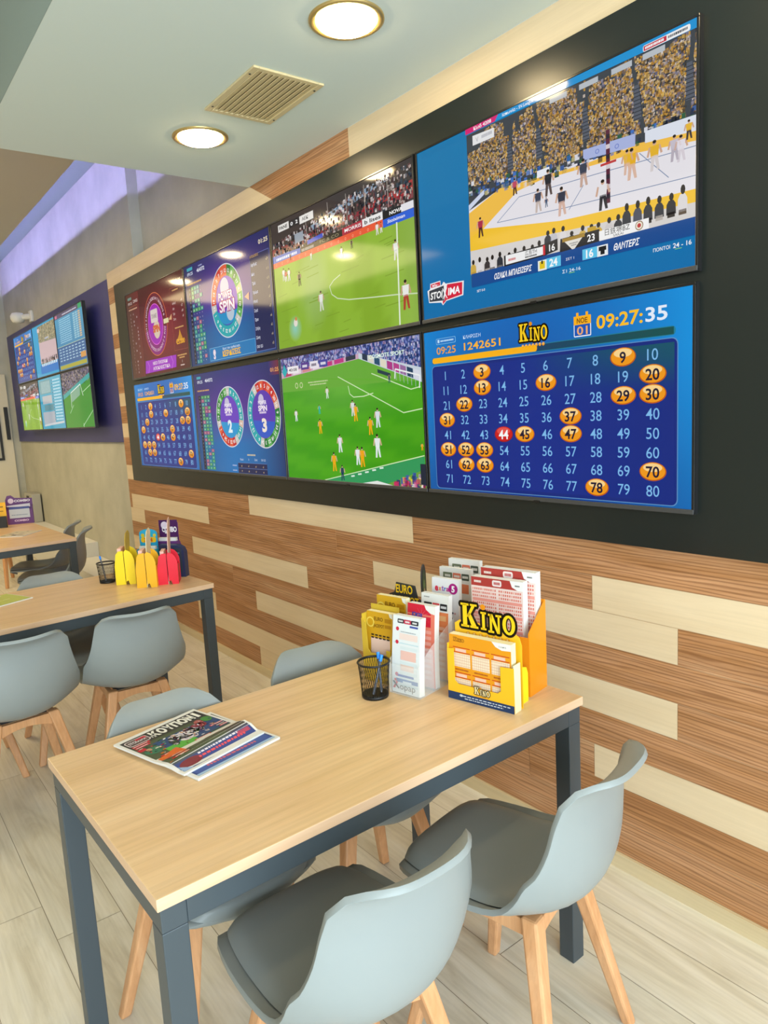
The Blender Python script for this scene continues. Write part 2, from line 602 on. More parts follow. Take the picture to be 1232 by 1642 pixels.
MB().box(XF + .055, XF + .061, -5.05, -.35, .36, 2.54).build('pane', m_glass, wf)

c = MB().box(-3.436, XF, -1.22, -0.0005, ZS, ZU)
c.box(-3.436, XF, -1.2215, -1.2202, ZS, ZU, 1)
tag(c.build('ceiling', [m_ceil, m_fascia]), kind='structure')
c = MB()
c.box(XE, -3.44, YL, -0.48, ZR, ZR + .03)
c.box(XE, -3.44, -0.50, -0.48, ZR + .03, ZR + .060)
c.box(-3.44, XF, YL, -1.222, ZR, ZR + .03)
tag(c.build('ceiling_raised', m_ceil2), kind='structure')
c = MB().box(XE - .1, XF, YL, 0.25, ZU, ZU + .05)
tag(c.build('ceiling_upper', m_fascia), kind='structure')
t = thing('led_strip', 'violet LED strip lying in the cove above the far concrete wall', 'light strip', ((XE - 3.45) / 2, -0.56, ZR + .0302))
hl = (-3.5 - XE - .1) / 2
MB().box(-hl, hl, -.02, .0, 0, .030).build('channel', m_plate, t)
MB().box(-hl, hl, -.006, -.002, .0302, .0365).build('diodes', m_led, t)
# door and plinths at the far end
d = MB().box(XE, XE + .035, -0.98, -0.06, 0.0, 2.2)
d1 = tag(d.build('door_1', m_door, bevel=.004), kind='structure')
o = MB().box(XE + .035, XE + .065, -0.125, -0.085, 1.40, 1.80).build('door_handle', m_plate, d1, bevel=.004)
c = MB()
c.box(-9.97, -7.02, -0.12, 0.03, 0, 0.42)
tag(c.build('trim_1', m_white, bevel=.003), kind='structure')
c = MB()
c.box(-7.02, -5.85, -0.28, 0.03, 0, 0.285)
tag(c.build('trim_2', m_white, bevel=.003), kind='structure')

# ------------------------------------------------------------------ screen images
SW, SH = 1.06, 0.588


def fig(p, u, v, h, shirt, legs='3a3030', skin='c89878', L=4, lean=0.0, hair='20180f'):
    k = h * p.h / p.w
    p.poly([(u - .16 * k, v), (u - .05 * k, v), (u + .02 * k + lean * k, v + .5 * h), (u - .12 * k + lean * k, v + .5 * h)], legs, L)
    p.poly([(u + .10 * k, v + .02 * h), (u + .20 * k, v + .02 * h), (u + .12 * k + lean * k, v + .5 * h), (u - .02 * k + lean * k, v + .5 * h)], legs, L)
    p.poly([(u - .14 * k + lean * k, v + .45 * h), (u + .14 * k + lean * k, v + .45 * h), (u + .19 * k + lean * k, v + .82 * h), (u - .19 * k + lean * k, v + .82 * h)], shirt, L)
    p.line([(u - .18 * k + lean * k, v + .80 * h), (u - .26 * k + lean * k, v + .5 * h)], .08 * h, skin, L)
    p.line([(u + .18 * k + lean * k, v + .80 * h), (u + .27 * k + lean * k, v + .52 * h)], .08 * h, skin, L)
    p.ell(u + lean * k, v + .91 * h, .075 * k, .085 * h, skin, L, 8)
    p.ell(u + lean * k, v + .945 * h, .075 * k, .06 * h, hair, L + 1, 8)


def crowd(p, test, u0, v0, u1, v1, n, cols, su, sv, L, seed):
    r = random.Random(seed)
    for _ in range(n):
        u, v = r.uniform(u0, u1), r.uniform(v0, v1)
        if not test(u, v): continue
        a, b = su * r.uniform(.5, 1.3), sv * r.uniform(.5, 1.3)
        p.rect(u - a / 2, v - b / 2, min(u + a / 2, u1), min(v + b / 2, v1), r.choice(cols), L)


def serif(ch):
    """serif capitals as polygons in a unit box"""
    if ch == 'K':
        return [[(.12, .04), (.38, .04), (.38, .96), (.12, .96)], [(0, 0), (.50, 0), (.50, .09), (0, .09)], [(0, .91), (.50, .91), (.50, 1), (0, 1)],
                [(.36, .44), (.52, .46), (.90, .95), (.70, .95)], [(.58, .92), (1, .92), (1, 1), (.58, 1)], [(.40, .56), (.58, .62), (.98, .06), (.66, .06)], [(.56, 0), (1.06, 0), (1.06, .09), (.56, .09)]]
    if ch == 'I':
        return [[(.26, .04), (.74, .04), (.74, .96), (.26, .96)], [(0, 0), (1, 0), (1, .11), (0, .11)], [(0, .89), (1, .89), (1, 1), (0, 1)]]
    if ch == 'N':
        return [[(.13, .04), (.29, .04), (.29, .96), (.13, .96)], [(.74, .0), (.88, .0), (.88, .96), (.74, .96)], [(.08, 1), (.34, 1), (.88, 0), (.68, 0)],
                [(0, 0), (.44, 0), (.44, .11), (0, .11)], [(0, .89), (.30, .89), (.30, 1), (0, 1)], [(.58, .89), (1.02, .89), (1.02, 1), (.58, 1)]]
    o = []
    for k in range(16):
        a0, a1 = 2 * PI * k / 16, 2 * PI * (k + 1) / 16
        o.append([(.5 + r1 * math.cos(t), .5 + r2 * math.sin(t)) for t, r1, r2 in ((a0, .5, .52), (a1, .5, .52), (a1, .23, .38), (a0, .23, .38))])
    return o


def kino_logo(p, cx, cy, w, h, L, yel='ffd21a', blk='1c1206', balls=True, nb=7):
    """wordmark: tall K, small capitals with a thick dark outline, ball over the I, a row of balls below"""
    x0, y0 = cx - w / 2, cy - h / 2
    for ch, a, ww, b, hh in (('K', .02, .30, .26, .70), ('I', .385, .10, .26, .52), ('N', .52, .23, .22, .54), ('O', .77, .22, .25, .54)):
        for q in serif(ch):
            pts = [(x0 + w * (a + ww * u), y0 + h * (b + hh * v)) for u, v in q]
            p.poly(pts, yel, L + 1)
            if ch == 'O':
                p.line([pts[0], pts[1]], .15 * h, blk, L); p.disc(*pts[1], .074 * h, blk, L, 8); p.line([pts[2], pts[3]], .08 * h, blk, L)
            else:
                p.line(pts + pts[:1], .15 * h, blk, L)
                for u, v in pts: p.disc(u, v, .072 * h, blk, L, 8)
    p.disc(x0 + .43 * w, y0 + .92 * h, .085 * h, 'e8900c', L + 2, 14)
    if balls:
        for i in range(nb):
            u = cx + (i - (nb - 1) / 2) * .118 * w
            p.disc(u, y0 + .07 * h, .070 * h, 'f0a020', L + 1, 12)
            p.disc(u - .006 * w, y0 + .09 * h, .03 * h, 'fbd080', L + 2, 8)


def img_kino(full=True):
    p = Pic(SW, SH)
    def bg(u, v):
        e = min(1, abs(u - .45) / .55)
        t = max(0, min(1, (v - .1) / .9))
        a, b2, g = lin('053a90'), lin('0668bc'), lin('009ae8')
        m = [a[i] * (1 - t) + b2[i] * t for i in range(3)]
        k = e ** 2.2 * (.25 + .75 * min(1, v + .25)) * .85
        return tuple(m[i] * (1 - k) + g[i] * k for i in range(3))
    p.field(bg, 14, 12, 0)
    # clock bar
    p.rrect(.035, .796, .955, .838, .018, '1a7f9a', 1)
    p.gradh(.04, .80, .95, .834, '10287a', '07504c', 2)
    p.rrect(.04, .80, .51, .834, .014, 'ffb612', 3)
    # board
    p.rrect(.034, .008, .962, .786, .03, '5f93c8', 1)
    p.rrect(.0365, .012, .9595, .782, .028, '04257e', 2)
    def bd(u, v):
        t = max(0, (v - .55) / .23); k = max(0, u - .45) / .55
        a, b2 = lin('04247e'), lin('045268')
        q = min(1, t * k * 1.5)
        w_ = max(0, 1 - abs(u - .5) * 1.6) * .25
        return tuple(a[i] * (1 - q) * (1 + w_) + b2[i] * q for i in range(3))
    p.field(bd, 12, 12, 3, .045, .03, .952, .765)
    hit = {3, 9, 13, 16, 20, 22, 29, 30, 31, 37, 44, 45, 47, 51, 52, 53, 62, 63, 70, 78}
    for i in range(80):
        cu_, cv_ = .103 + (i % 10) * .0876, .721 - (i // 10) * .0921
        if i + 1 in hit:
            c0, c1, c2, c3 = ('8c0f12', 'd0141a', 'e8504a', 'ffffff') if i + 1 == 44 else ('c05a08', 'f59c12', 'ffd890', '1a1030')
            p.ell(cu_, cv_, .0395, .0455, c0, 4, 24)
            p.ell(cu_, cv_ + .002, .0365, .042, c1, 5, 24)
            p.ell(cu_, cv_ + .019, .028, .021, c2, 6, 16)
            p.text(str(i + 1), cu_, cv_, .054, c3, 7, bold=.02)
        else:
            p.text(str(i + 1), cu_, cv_, .056, '7fbdf0', 4, bold=.002, sx=.95)
    if full:
        p.rrect(.062, .915, .160, .952, .008, '7fc4ea', 1); p.rrect(.064, .918, .158, .949, .007, '1474c8', 2)
        p.rect(.070, .925, .080, .944, 'bfe6ff', 3)
        p.smear(.118, .934, .066, .010, 'bfe6ff', 3, 2)
    p.text('09:25', .111, .878, .045, 'f0a440', 2, wu=.096, bold=.012)
    p.text('ΚΛΗΡΩΣΗ', .237, .936, .021, 'd5ecff', 2, wu=.080)
    p.text('1242651', .281, .881, .045, 'ffb833', 2, wu=.165, bold=.015)
    kino_logo(p, .495, .893, .112, .135, 2, balls=True)
    p.rrect(.645, .845, .703, .948, .006, 'ffffff', 1)
    p.rect(.6475, .850, .7005, .905, '0f55b8', 2)
    p.rect(.645, .905, .703, .948, 'ffb612', 2)
    for a in (.658, .690):
        p.rect(a - .004, .940, a + .004, .965, 'ffb612', 3)
    p.text('ΝΟΕ', .674, .925, .024, '5a2f10', 3, wu=.036, bold=.02)
    p.text('01', .674, .876, .042, 'f7b070', 3, wu=.036, bold=.015)
    p.text('09:27:', .792, .905, .066, 'ffc31e', 2, wu=.142, bold=.02)
    p.text('35', .902, .905, .066, 'e8f2ff', 2, wu=.062, bold=.02)
    return p


def img_volley():
    p = Pic(SW, SH)
    p.gradv(0, 0, 1, 1, '0070b0', '0078b0', 0)
    # stand, court
    p.rect(.24, .135, 1, .968, '3c4148', 1)
    A, B = .24, 1.0
    p.poly([(A, .56), (.375, .618), (.68, .60), (1, .535), (1, .18), (A, .20)], 'e9e6ec', 2)
    p.poly([(A, .545), (.375, .62), (.68, .585), (.845, .59), (1, .555), (1, .515), (.845, .55), (.53, .585), (.444, .572), (.30, .436), (A, .41)], 'f4c04a', 3)
    p.poly([(A, .44), (.30, .436), (.60, .355), (.84, .33), (1, .32), (1, .265), (.6, .30), (A, .335)], 'f6c52e', 3)
    p.poly([(A, .335), (.6, .30), (1, .265), (1, .19), (A, .20)], 'd9d5d2', 3)
    for a in ([(.36, .445), (.45, .54), (.72, .52), (.93, .50), (1, .495)], [(.36, .445), (.62, .41), (1, .375)], [(.63, .395), (.68, .49)], [(.85, .545), (.93, .40)]):
        p.line(a, .0035, '7d8fae', 4)
    # spectators: yellow shirts above dark heads
    def top(u): return .975 - .0 * u
    def base(u): return .69 - .06 * min(1, (u - .24) / .3)
    cols = ['c8983c', 'b5822e', 'd2ac58', 'a07a3a', '6e583c', '45404a', '2f3038', '86704a', 'bfb0a4', '62607a', 'c89a58', '3a342c', 'd8b878', '8a8494', '544838']
    def base(u): return .69 - .06 * min(1, (u - .24) / .3)
    def seat(u, v):
        if v < base(u): return False
        ph = .945 + .018 * math.sin(u * 40) - (.06 if .245 < u < .30 else 0)
        if v > ph: return False
        if v > .87 and (.395 < u < .435 or .44 < u < .46 or .66 < u < .685): return False
        for k, a in enumerate((.42, .53, .69, .845, .985)):
            c = a + (.80 - v) * .10 * (1 if k % 2 else -.4)
            if abs(u - c) < .008: return False
        return True
    crowd(p, seat, .245, .63, 1, .965, 9500, cols, .0062, .0125, 2, 7)
    crowd(p, seat, .245, .63, 1, .965, 1500, ['1c1a1c', '2c2420', 'e4c890', 'd8d0d0'], .004, .008, 2, 17)
    r = random.Random(3)
    for a in (.42, .53, .69, .845, .985):           # stairways
        p.poly([(a - .012, .69), (a + .012, .69), (a + .004, .84), (a - .010, .84)], '565b68', 3)
        for k in range(9):
            p.line([(a - .012, .695 + .016 * k), (a + .011, .695 + .016 * k)], .004, '2c2f38', 4)
    crowd(p, lambda u, v: base(u) - .055 < v < base(u) + .02, .245, .58, 1, .72, 420, ['26304a', '3d5f9c', '1b1f2c', 'd8d8e0', '6f87b8', '2c5c40', '3f6fc0', 'b0a878'], .012, .022, 3, 9)
    p.poly([(A, .56), (.31, .62), (.31, .645), (A, .59)], 'cfd8ee', 4)
    p.poly([(.68, .604), (.838, .583), (.839, .636), (.68, .652)], 'aab6e2', 4)
    p.text('O', .725, .622, .022, '6f80c8', 5, bold=.01); p.text('O', .785, .612, .022, '6f80c8', 5, bold=.01)
    p.poly([(.866, .58), (1, .555), (1, .62), (.866, .63)], 'dfe4f0', 4)
    p.rect(.52, .60, .565, .635, 'eceff6', 4)
    # hanging screens
    p.poly([(.267, .900), (.358, .896), (.359, .944), (.267, .952)], 'e8e8ea', 4)
    p.text('V', .287, .924, .026, 'a8a8b0', 5); p.smear(.328, .926, .044, .016, 'b8b8c0', 5, 5)
    for a in (.60, .70, .80, .89):
        p.rect(a - .03, .930, a + .03, .955, 'b9bfc6', 4)
    # umpire chair and net post
    p.rect(.752, .37, .764, .70, '5a2038', 5)
    for k in range(7):
        p.rect(.752, .39 + .045 * k, .764, .41 + .045 * k, 'd8ccd0' if k % 2 else '2a2030', 6)
    p.rect(.735, .545, .783, .556, 'c23b3b', 6)
    for u, v, h, s_, l_ in ((.289, .394, .11, 'b02a4a', '4a2a22'), (.435, .556, .085, 'c04a64', '4a3228'), (.522, .43, .118, '3a4258', 'c8b8b0'), (.552, .441, .05, '4a5a78', '6a7a90'),
                            (.560, .494, .13, '23262e', '5a4c4a'), (.606, .377, .14, '33384a', 'd8b4a4'), (.68, .482, .13, '3a4052', 'c8a898'), (.741, .345, .14, 'e8e6ea', '20202a'),
                            (.828, .441, .138, 'e8b020', 'dcb8a4'), (.815, .47, .11, 'e8b838', 'dcb8a4'), (.892, .448, .13, 'e6b428', 'd8d0d0'), (.945, .46, .11, 'c8c0cc', 'b8b0bc'), (.962, .45, .11, 'e4dfe8', 'd8d0d8'), (.982, .53, .08, 'e8b838', '403838')):
        fig(p, u, v, h, s_, l_, 'd0a890', 6)
    r = random.Random(12)
    for k in range(25):                              # people along the near edge
        u = .252 + .0298 * k + r.uniform(-.006, .006)
        big = k > 18
        h = (.062 + .02 * r.random()) * (1.35 if big else 1)
        v = .205 + (.045 if 9 < k < 13 else 0.0) + (.035 if big else 0) + (.02 if 13 <= k < 19 else 0)
        c = r.choice(['2a2e38', '35302c', 'cfcaca', '3a3434', '26262c', 'd0ac4a', 'c4c4cc', 'e0dcdc', '474c5c'])
        p.poly([(u - .013, v), (u + .013, v), (u + .012, v + .50 * h), (u + .006, v + .68 * h), (u - .006, v + .68 * h), (u - .012, v + .50 * h)], c, 7)
        p.ell(u + .001, v + h * .84, .0062, .19 * h, '1c1613', 8, 9)
        p.rect(u - .010, v - .012, u + .010, v + .01, r.choice(['5a4a3a', '2a2420', 'b8b0a8']), 7)
    # score graphics
    p.rect(.243, .128, 1, .205, '0b4a92', 8)
    p.poly([(.385, .20), (.545, .204), (.59, .215), (.59, .272), (.54, .262), (.385, .258)], '1d1d22', 9)
    p.poly([(.392, .208), (.537, .211), (.537, .252), (.392, .257)], 'f4f4f4', 10)
    p.rect(.537, .207, .545, .257, 'd01f30', 10)
    p.text('広島TH', .492, .240, .020, '202020', 11, wu=.045); p.smear(.492, .220, .045, .008, '404040', 11, 6); p.smear(.418, .229, .03, .012, 'd06060', 11, 8)
    p.text('16', .570, .236, .034, 'ffffff', 11, bold=.02)
    p.poly([(.597, .20), (.73, .205), (.73, .262), (.60, .265)], '17171c', 9)
    p.poly([(.605, .262), (.685, .262), (.648, .200), (.640, .200)], 'e8e4da', 10); p.rect(.607, .245, .683, .262, 'a8842a', 11)
    p.smear(.646, .229, .03, .006, '909090', 11, 4); p.smear(.646, .219, .018, .006, '909090', 11, 5)
    p.text('23', .703, .233, .034, 'ffffff', 11, bold=.02)
    p.rect(.692, .262, .72, .282, 'c8a020', 11)
    p.poly([(.729, .207), (.877, .206), (.877, .252), (.729, .251)], 'f6f6f6', 10)
    p.text('日鉄堺BZ', .785, .237, .024, '202020', 11, wu=.075); p.text('SAKAI', .788, .215, .012, '303030', 11, wu=.03)
    p.disc(.850, .229, .021, '8a6a40', 11, 16); p.disc(.850, .229, .017, 'f2ead8', 12, 16); p.disc(.850, .229, .010, 'c03030', 13, 12)
    p.text('ΟΖΑΚΑ ΜΠΛΕΙΖΕΡΣ', .418, .160, .030, 'ffffff', 10, wu=.150, bold=.025, shear=.2)
    p.rect(.517, .132, .549, .184, 'eaf4f0', 9); p.poly([(.523, .14), (.543, .14), (.543, .178), (.523, .178)], 'e8c81a', 10); p.rect(.530, .165, .536, .182, '302a10', 11)
    p.rect(.549, .134, .600, .186, '5fc6ee', 9); p.text('24', .574, .161, .038, 'ffffff', 11, bold=.03)
    p.rect(.674, .134, .722, .185, '5fc6ee', 9); p.text('16', .698, .160, .038, 'ffffff', 11, bold=.03)
    p.rect(.722, .133, .756, .184, 'eef2f4', 9); p.poly([(.727, .158), (.751, .158), (.751, .178), (.727, .178)], '16181c', 10); p.rect(.733, .140, .746, .165, '16181c', 11)
    p.text('ΘΑΝΤΕΡΣ', .812, .160, .030, 'ffffff', 10, wu=.075, bold=.025, shear=.2)
    p.text('ΣΕΤ 1', .632, .158, .012, 'ffffff', 10, wu=.028)
    p.text('Σ1 24-16', .636, .101, .017, 'e8f4ff', 10, wu=.062, bold=.005); p.rect(.628, .086, .648, .089, '8ad06a', 11)
    p.text('ΠΟΝΤΟΙ', .912, .103, .016, 'ffffff', 10, wu=.046, bold=.005)
    p.text('24 - 16', .967, .104, .021, 'ffffff', 10, wu=.048, bold=.01); p.rect(.948, .086, .966, .089, '8ad06a', 11)
    p.text('SET 0-0', .283, .103, .014, 'ffffff', 10, wu=.035)
    # top strip
    p.poly([(.238, .972), (.364, .972), (.378, 1.0), (.238, 1.0)], 'd81a74', 9)
    p.text('Κωδ 4208', .312, .986, .018, 'ffffff', 10, wu=.075, bold=.02)
    p.poly([(.364, .972), (1, .960), (1, 1.0), (.378, 1.0)], '1492d4', 8)
    p.text('Ιαπωνία - SV.League', .455, .985, .016, 'ffffff', 10, wu=.12, bold=.01)
    p.rrect(.862, .962, .985, .988, .008, 'f4f4f4', 10); p.rect(.864, .965, .925, .985, 'c22a44', 11); p.smear(.893, .975, .05, .010, 'ffffff', 12, 3); p.smear(.954, .975, .05, .010, '404048', 12, 4)
    # badge at the lower left
    p.poly([(.030, .098), (.092, .085), (.100, .066), (.118, .088), (.200, .100), (.205, .182), (.118, .190), (.108, .205), (.098, .188), (.092, .188), (.092, .216), (.040, .212), (.038, .180), (.024, .172)], 'f2f2f4', 3)
    p.poly([(.033, .104), (.108, .094), (.108, .182), (.033, .170)], '3a3d46', 4)
    p.poly([(.108, .092), (.195, .106), (.198, .176), (.125, .184)], 'd8203e', 4)
    p.poly([(.100, .072), (.118, .092), (.100, .094)], 'd8203e', 4)
    p.poly([(.043, .186), (.090, .188), (.090, .210), (.043, .206)], 'd8203e', 4)
    p.text('πάμε', .067, .197, .013, 'ffffff', 5, wu=.034, bold=.03)
    p.text('STOI', .070, .136, .042, 'ffffff', 5, wu=.060, bold=.03, shear=.15)
    p.text('X', .112, .136, .070, 'ffffff', 5, wu=.026, bold=-.01)
    p.text('IMA', .158, .140, .042, 'ffffff', 5, wu=.058, bold=.03, shear=.15)
    return p


def img_foot_a():
    p = Pic(SW, SH)
    r = random.Random(5)
    p.rect(0, 0, 1, 1, '352e2e', 0)
    p.poly([(0, .70), (1, .655), (1, 1), (0, 1)], '3a3233', 1)
    p.poly([(.33, .86), (.62, .93), (.86, .96), (.86, .93), (.62, .88), (.33, .82)], '8aa0b8', 2)
    p.poly([(0, .74), (.60, .77), (1, .76), (1, .80), (.60, .82), (0, .80)], '8c2a38', 2)
    p.poly([(.70, .78), (1, .80), (1, .87), (.70, .83)], 'a83434', 2)
    crowd(p, lambda u, v: v > .72 + .02 * u and v < .80 + .17 * min(1, u + .2), .01, .72, .995, .97, 1500, ['2a2428', '4a3a3c', 'd8d0d0', '1c1c24', '7a4a4c', '5a4a48', '32404e', 'b8a8a0', '281c1c'], .011, .022, 3, 21)
    for a in (.30, .47, .60, .72, .86):
        p.line([(a, .76), (a - .004, .97)], .006, 'a8a098', 4)
    # hoardings
    p.poly([(0, .675), (.24, .68), (.24, .735), (0, .745)], '2f5fc0', 4); p.smear(.12, .712, .18, .02, 'dfe8ff', 5, 1)
    p.poly([(.24, .68), (.37, .69), (.37, .735), (.24, .735)], '241f22', 4); p.smear(.30, .71, .10, .02, 'b8b0a8', 5, 2)
    p.poly([(.30, .735), (.42, .745), (.42, .775), (.30, .765)], '3c56c8', 4)
    p.poly([(.37, .695), (.56, .70), (.56, .745), (.37, .74)], '28251f', 4); p.text('FC & CO', .465, .72, .022, 'a8a080', 5, wu=.14)
    p.poly([(.56, .70), (.695, .703), (.695, .752), (.56, .748)], 'b02840', 4); p.text('MORRIS', .632, .726, .024, 'ffffff', 5, wu=.11, bold=.01)
    p.poly([(.695, .702), (.822, .702), (.822, .752), (.695, .752)], 'f0f0f0', 4); p.text('b lises', .76, .727, .026, '15181c', 5, wu=.10, bold=.02)
    p.poly([(.822, .695), (.975, .69), (.975, .745), (.822, .748)], '191b20', 4); p.text('NOVA', .90, .722, .022, 'ffffff', 5, wu=.075, bold=.03)
    p.poly([(.93, .70), (1, .70), (1, .745), (.93, .745)], 'e8e8ee', 5)
    p.poly([(0, .65), (.822, .655), (.822, .702), (0, .69)], 'ec5a38', 5)
    for k in range(16):
        p.ring(.03 + .05 * k, .672, .006, .010, 'f8a080', 6, 8)
    p.poly([(.822, .645), (1, .645), (1, .698), (.822, .696)], '2a62d8', 5); p.text('Stoiximan', .90, .675, .022, 'ffffff', 6, wu=.10, shear=.2, bold=.01)
    p.rect(.20, .78, .27, .85, '9aa4b0', 4)
    # pitch
    def pitch(u, v):
        g = lin('8fb834') if int(u * 6 + v * 1.2) % 2 else lin('86ae2c')
        h = max(0, 1 - ((u - .33) / .13) ** 2 - ((v - .42) / .35) ** 2) * .35
        h += max(0, (u - .8)) * .7
        w_ = lin('b9d29a')
        return tuple(g[i] * (1 - h) + w_[i] * h for i in range(3))
    p.field(pitch, 22, 14, 4, 0, 0, 1, .655)
    for k in range(26):
        u, v = r.uniform(.02, .85), r.uniform(.03, .60)
        p.line([(u, v), (u + r.uniform(.05, .14), v + .01)], .006, '7fa22a', 5)
    W_ = 'e4efd8'
    p.line([(.902, .65), (.892, 0)], .014, W_, 6)
    q = [(.53, .44), (.48, .415), (.447, .38), (.46, .32), (.50, .28), (.58, .25), (.75, .22), (.88, .20), (1, .175)]
    p.line(q, .008, 'cfe0b8', 6)
    for u, v, h, s_, l_ in ((.378, .22, .15, 'e9ede4', 'd8dcd0'), (.934, .09, .19, 'eef0ea', 'b04030'), (.889, .418, .13, 'e8ece6', 'd8dcd4'), (.217, .452, .11, '20241c', '282820'), (.086, .531, .10, 'e8e8e0', 'd0d0c8'),
                            (.105, .52, .09, 'd05a48', 'e0dcd4'), (.132, .517, .10, 'eaeae2', 'd8d8d0'), (.786, .616, .08, 'f0eeea', 'e0dcd8'), (.81, .62, .07, 'e05040', 'e8e0d8'), (.547, .55, .08, 'eaece4', 'd8dcd0'), (.619, .589, .065, '303028', '403830'), (.323, .613, .06, 'eaece4', 'd8dcd0'), (.155, .67, .05, '181818', '181818')):
        fig(p, u, v, h, s_, l_, 'c8a080', 7)
    p.rect(.066, .915, .16, .968, 'e9e6e2', 7); p.text('PANE', .112, .942, .026, '202020', 8, wu=.07, bold=.02)
    p.rect(.16, .912, .25, .965, '24242a', 7); p.text('0  2', .205, .938, .026, 'ffffff', 8, wu=.06, bold=.02)
    p.rect(.25, .905, .36, .962, 'eceae6', 7); p.text('ΑΕΚ', .295, .934, .024, '303030', 8, wu=.05, bold=.01)
    p.text('NOVA', .83, .945, .018, 'f4f4f4', 8, wu=.07, bold=.02)
    for k in range(10):                               # broadcaster's glow in the corner
        t = k / 10
        p.disc(.155, .14, .11 * (1 - t), tuple(lin('8fb838')[i] * (1 - t * .7) + lin('8fd8e0')[i] * t * .7 for i in range(3)), 5 + k, 16)
    p.disc(.165, .18, .030, 'e8e0d4', 16, 12); p.disc(.17, .21, .016, 'd88848', 17, 10)
    return p


def img_foot_b():
    p = Pic(SW, SH)
    def st(u, v):
        a, b2 = lin('5a4a86'), lin('1f3f7c')
        t = min(1, max(0, (u - .3) / .5))
        return tuple(a[i] * (1 - t) + b2[i] * t for i in range(3))
    p.field(st, 8, 4, 0, 0, .6, 1, 1)
    crowd(p, lambda u, v: v > (.86 + .10 * u if u < .62 else .99 - .42 * (u - .52)), .005, .80, .995, .998, 2300, ['8a80b8', '3c4a90', 'c8c8e0', '5068b0', '20305c', '7888c8', 'a8b0d8', '2c3c70', 'b898b8'], .008, .018, 2, 31)
    def pitch(u, v):
        band = int((u * .6 + v * 2.2) * 4) % 2
        g = lin('4aa80e') if band else lin('3c9e08')
        t = max(0, min(1, (v - .45) * 2)) * max(0, 1 - abs(u - .5) * 1.7)
        w_ = lin('86c05a')
        dk = max(0, (u - .55)) * .35 * max(0, .7 - v)
        return tuple((g[i] * (1 - t * .75) + w_[i] * t * .75) * (1 - dk) for i in range(3))
    p.field(pitch, 20, 16, 1, 0, 0, 1, .72)
    p.poly([(0, .72), (1, .72), (1, .70), (.62, .905), (0, .838)], '6aae3a', 1)
    # hoardings
    p.poly([(0, .835), (.62, .905), (.62, .94), (0, .885)], 'd0a8c0', 3)
    for k in range(7):
        u0 = .02 + .085 * k
        u1 = u0 + .07
        f = lambda u, d: .838 + (.905 - .838) * u / .62 + d
        p.poly([(u0, f(u0, .004)), (u1, f(u1, .004)), (u1, f(u1, .036)), (u0, f(u0, .036))], ['b8406a', 'e6d8e0', 'd88a90', 'e8dce4', 'c03a80', 'c23a84', '303848'][k], 4)
    p.poly([(.62, .905), (1, .695), (1, .79), (.62, .945)], 'c8d4e0', 3)
    for k, c in enumerate(['2a3a50', 'dcd8c8', '2a5070', 'e4dcc8', 'b03a88', 'b8408c', '9a6aa0', '1d4060', 'd8dce8']):
        u0 = .645 + .039 * k
        u1 = u0 + .034
        g = lambda u, d: .905 - (u - .62) * .553 + d
        p.poly([(u0, g(u0, .006)), (u1, g(u1, .006)), (u1, g(u1, .050 + .02 * k / 8)), (u0, g(u0, .050 + .02 * k / 8))], c, 4)
    p.poly([(.74, .79), (.82, .75), (.82, .775), (.74, .815)], '24404a', 5)
    W_ = 'd2ecb8'
    for a in ([(.465, .796), (.887, .504), (.995, .525)], [(.536, .72), (.545, .66), (.57, .635), (.64, .635), (.705, .652)], [(.70, .79), (.936, .656), (.99, .668)], [(.315, 0), (.995, .216)]):
        p.line(a, .007, W_, 5)
    p.poly([(.315, 0), (.995, .21), (.995, .125), (.75, 0)], '2f9a5a', 4)
    p.poly([(.75, 0), (.995, .125), (1, 0)], '6aa03c', 5)
    for k in range(5):
        p.line([(.52 + .05 * k, .045 + .018 * k), (.545 + .05 * k, .05 + .018 * k)], .012, 'dcefe0', 6)
    p.poly([(.60, 0), (.70, .025), (.80, 0)], 'e8ece8', 6)
    crowd(p, lambda u, v: v < .10 and v < (u - .80) * .7, .80, 0, 1, .12, 110, ['d03a6a', 'e07090', '2a3a6a', 'd8c840', '4060a0', 'f0e0e0', '8a2040'], .02, .035, 7, 3)
    p.rect(.97, .02, 1, .16, '1a2438', 8)
    p.line([(.845, .735), (.85, .80), (.99, .74), (.985, .66)], .010, 'f0f4f4', 6)   # goal
    for k in range(6):
        p.line([(.85 + .023 * k, .795 - .011 * k), (.855 + .022 * k, .725 - .011 * k)], .003, 'c8d4dc', 6)
    for u, v, h, s_ in ((.108, .474, .10, 'e4ecec'), (.378, .64, .09, 'dce8dc'), (.308, .524, .075, '20b8a8'), (.306, .368, .12, 'f0b010'), (.561, .496, .12, 'dce4e4'), (.578, .457, .13, 'f0ac10'), (.675, .356, .13, 'f0ac10'), (.726, .407, .14, 'dce4ea'),
                        (.452, .223, .14, 'e4eaec'), (.715, .193, .17, 'eaf0f0'), (.399, .075, .15, 'f0ac10'), (.577, .133, .14, 'e8eef0'), (.608, .119, .15, 'f4a80c'), (.457, .007, .12, '1a3a58'), (.812, .711, .06, '305060'), (.985, .25, .05, 'f0ac10')):
        fig(p, u, v, h, s_, s_, 'd8b090', 8)
    p.rect(.06, .868, .155, .925, 'f2eef2', 7); p.text('40:08', .107, .897, .024, '202030', 8, wu=.07, bold=.01)
    p.poly([(.01, .885), (.03, .95), (.055, .885), (.03, .84)], '2ab0b8', 7)
    for k, c in enumerate(('5a3a90', 'ece6f0', '4a4aa0')):
        p.rect(.18 + .075 * k, .885, .245 + .075 * k, .94, c, 7)
        p.smear(.212 + .075 * k, .912, .04, .02, 'f0f0f8' if k != 1 else '504060', 8, k)
    p.text('COSMOTE SPORT', .80, .905, .028, 'e8fff0', 8, wu=.22, bold=.02)
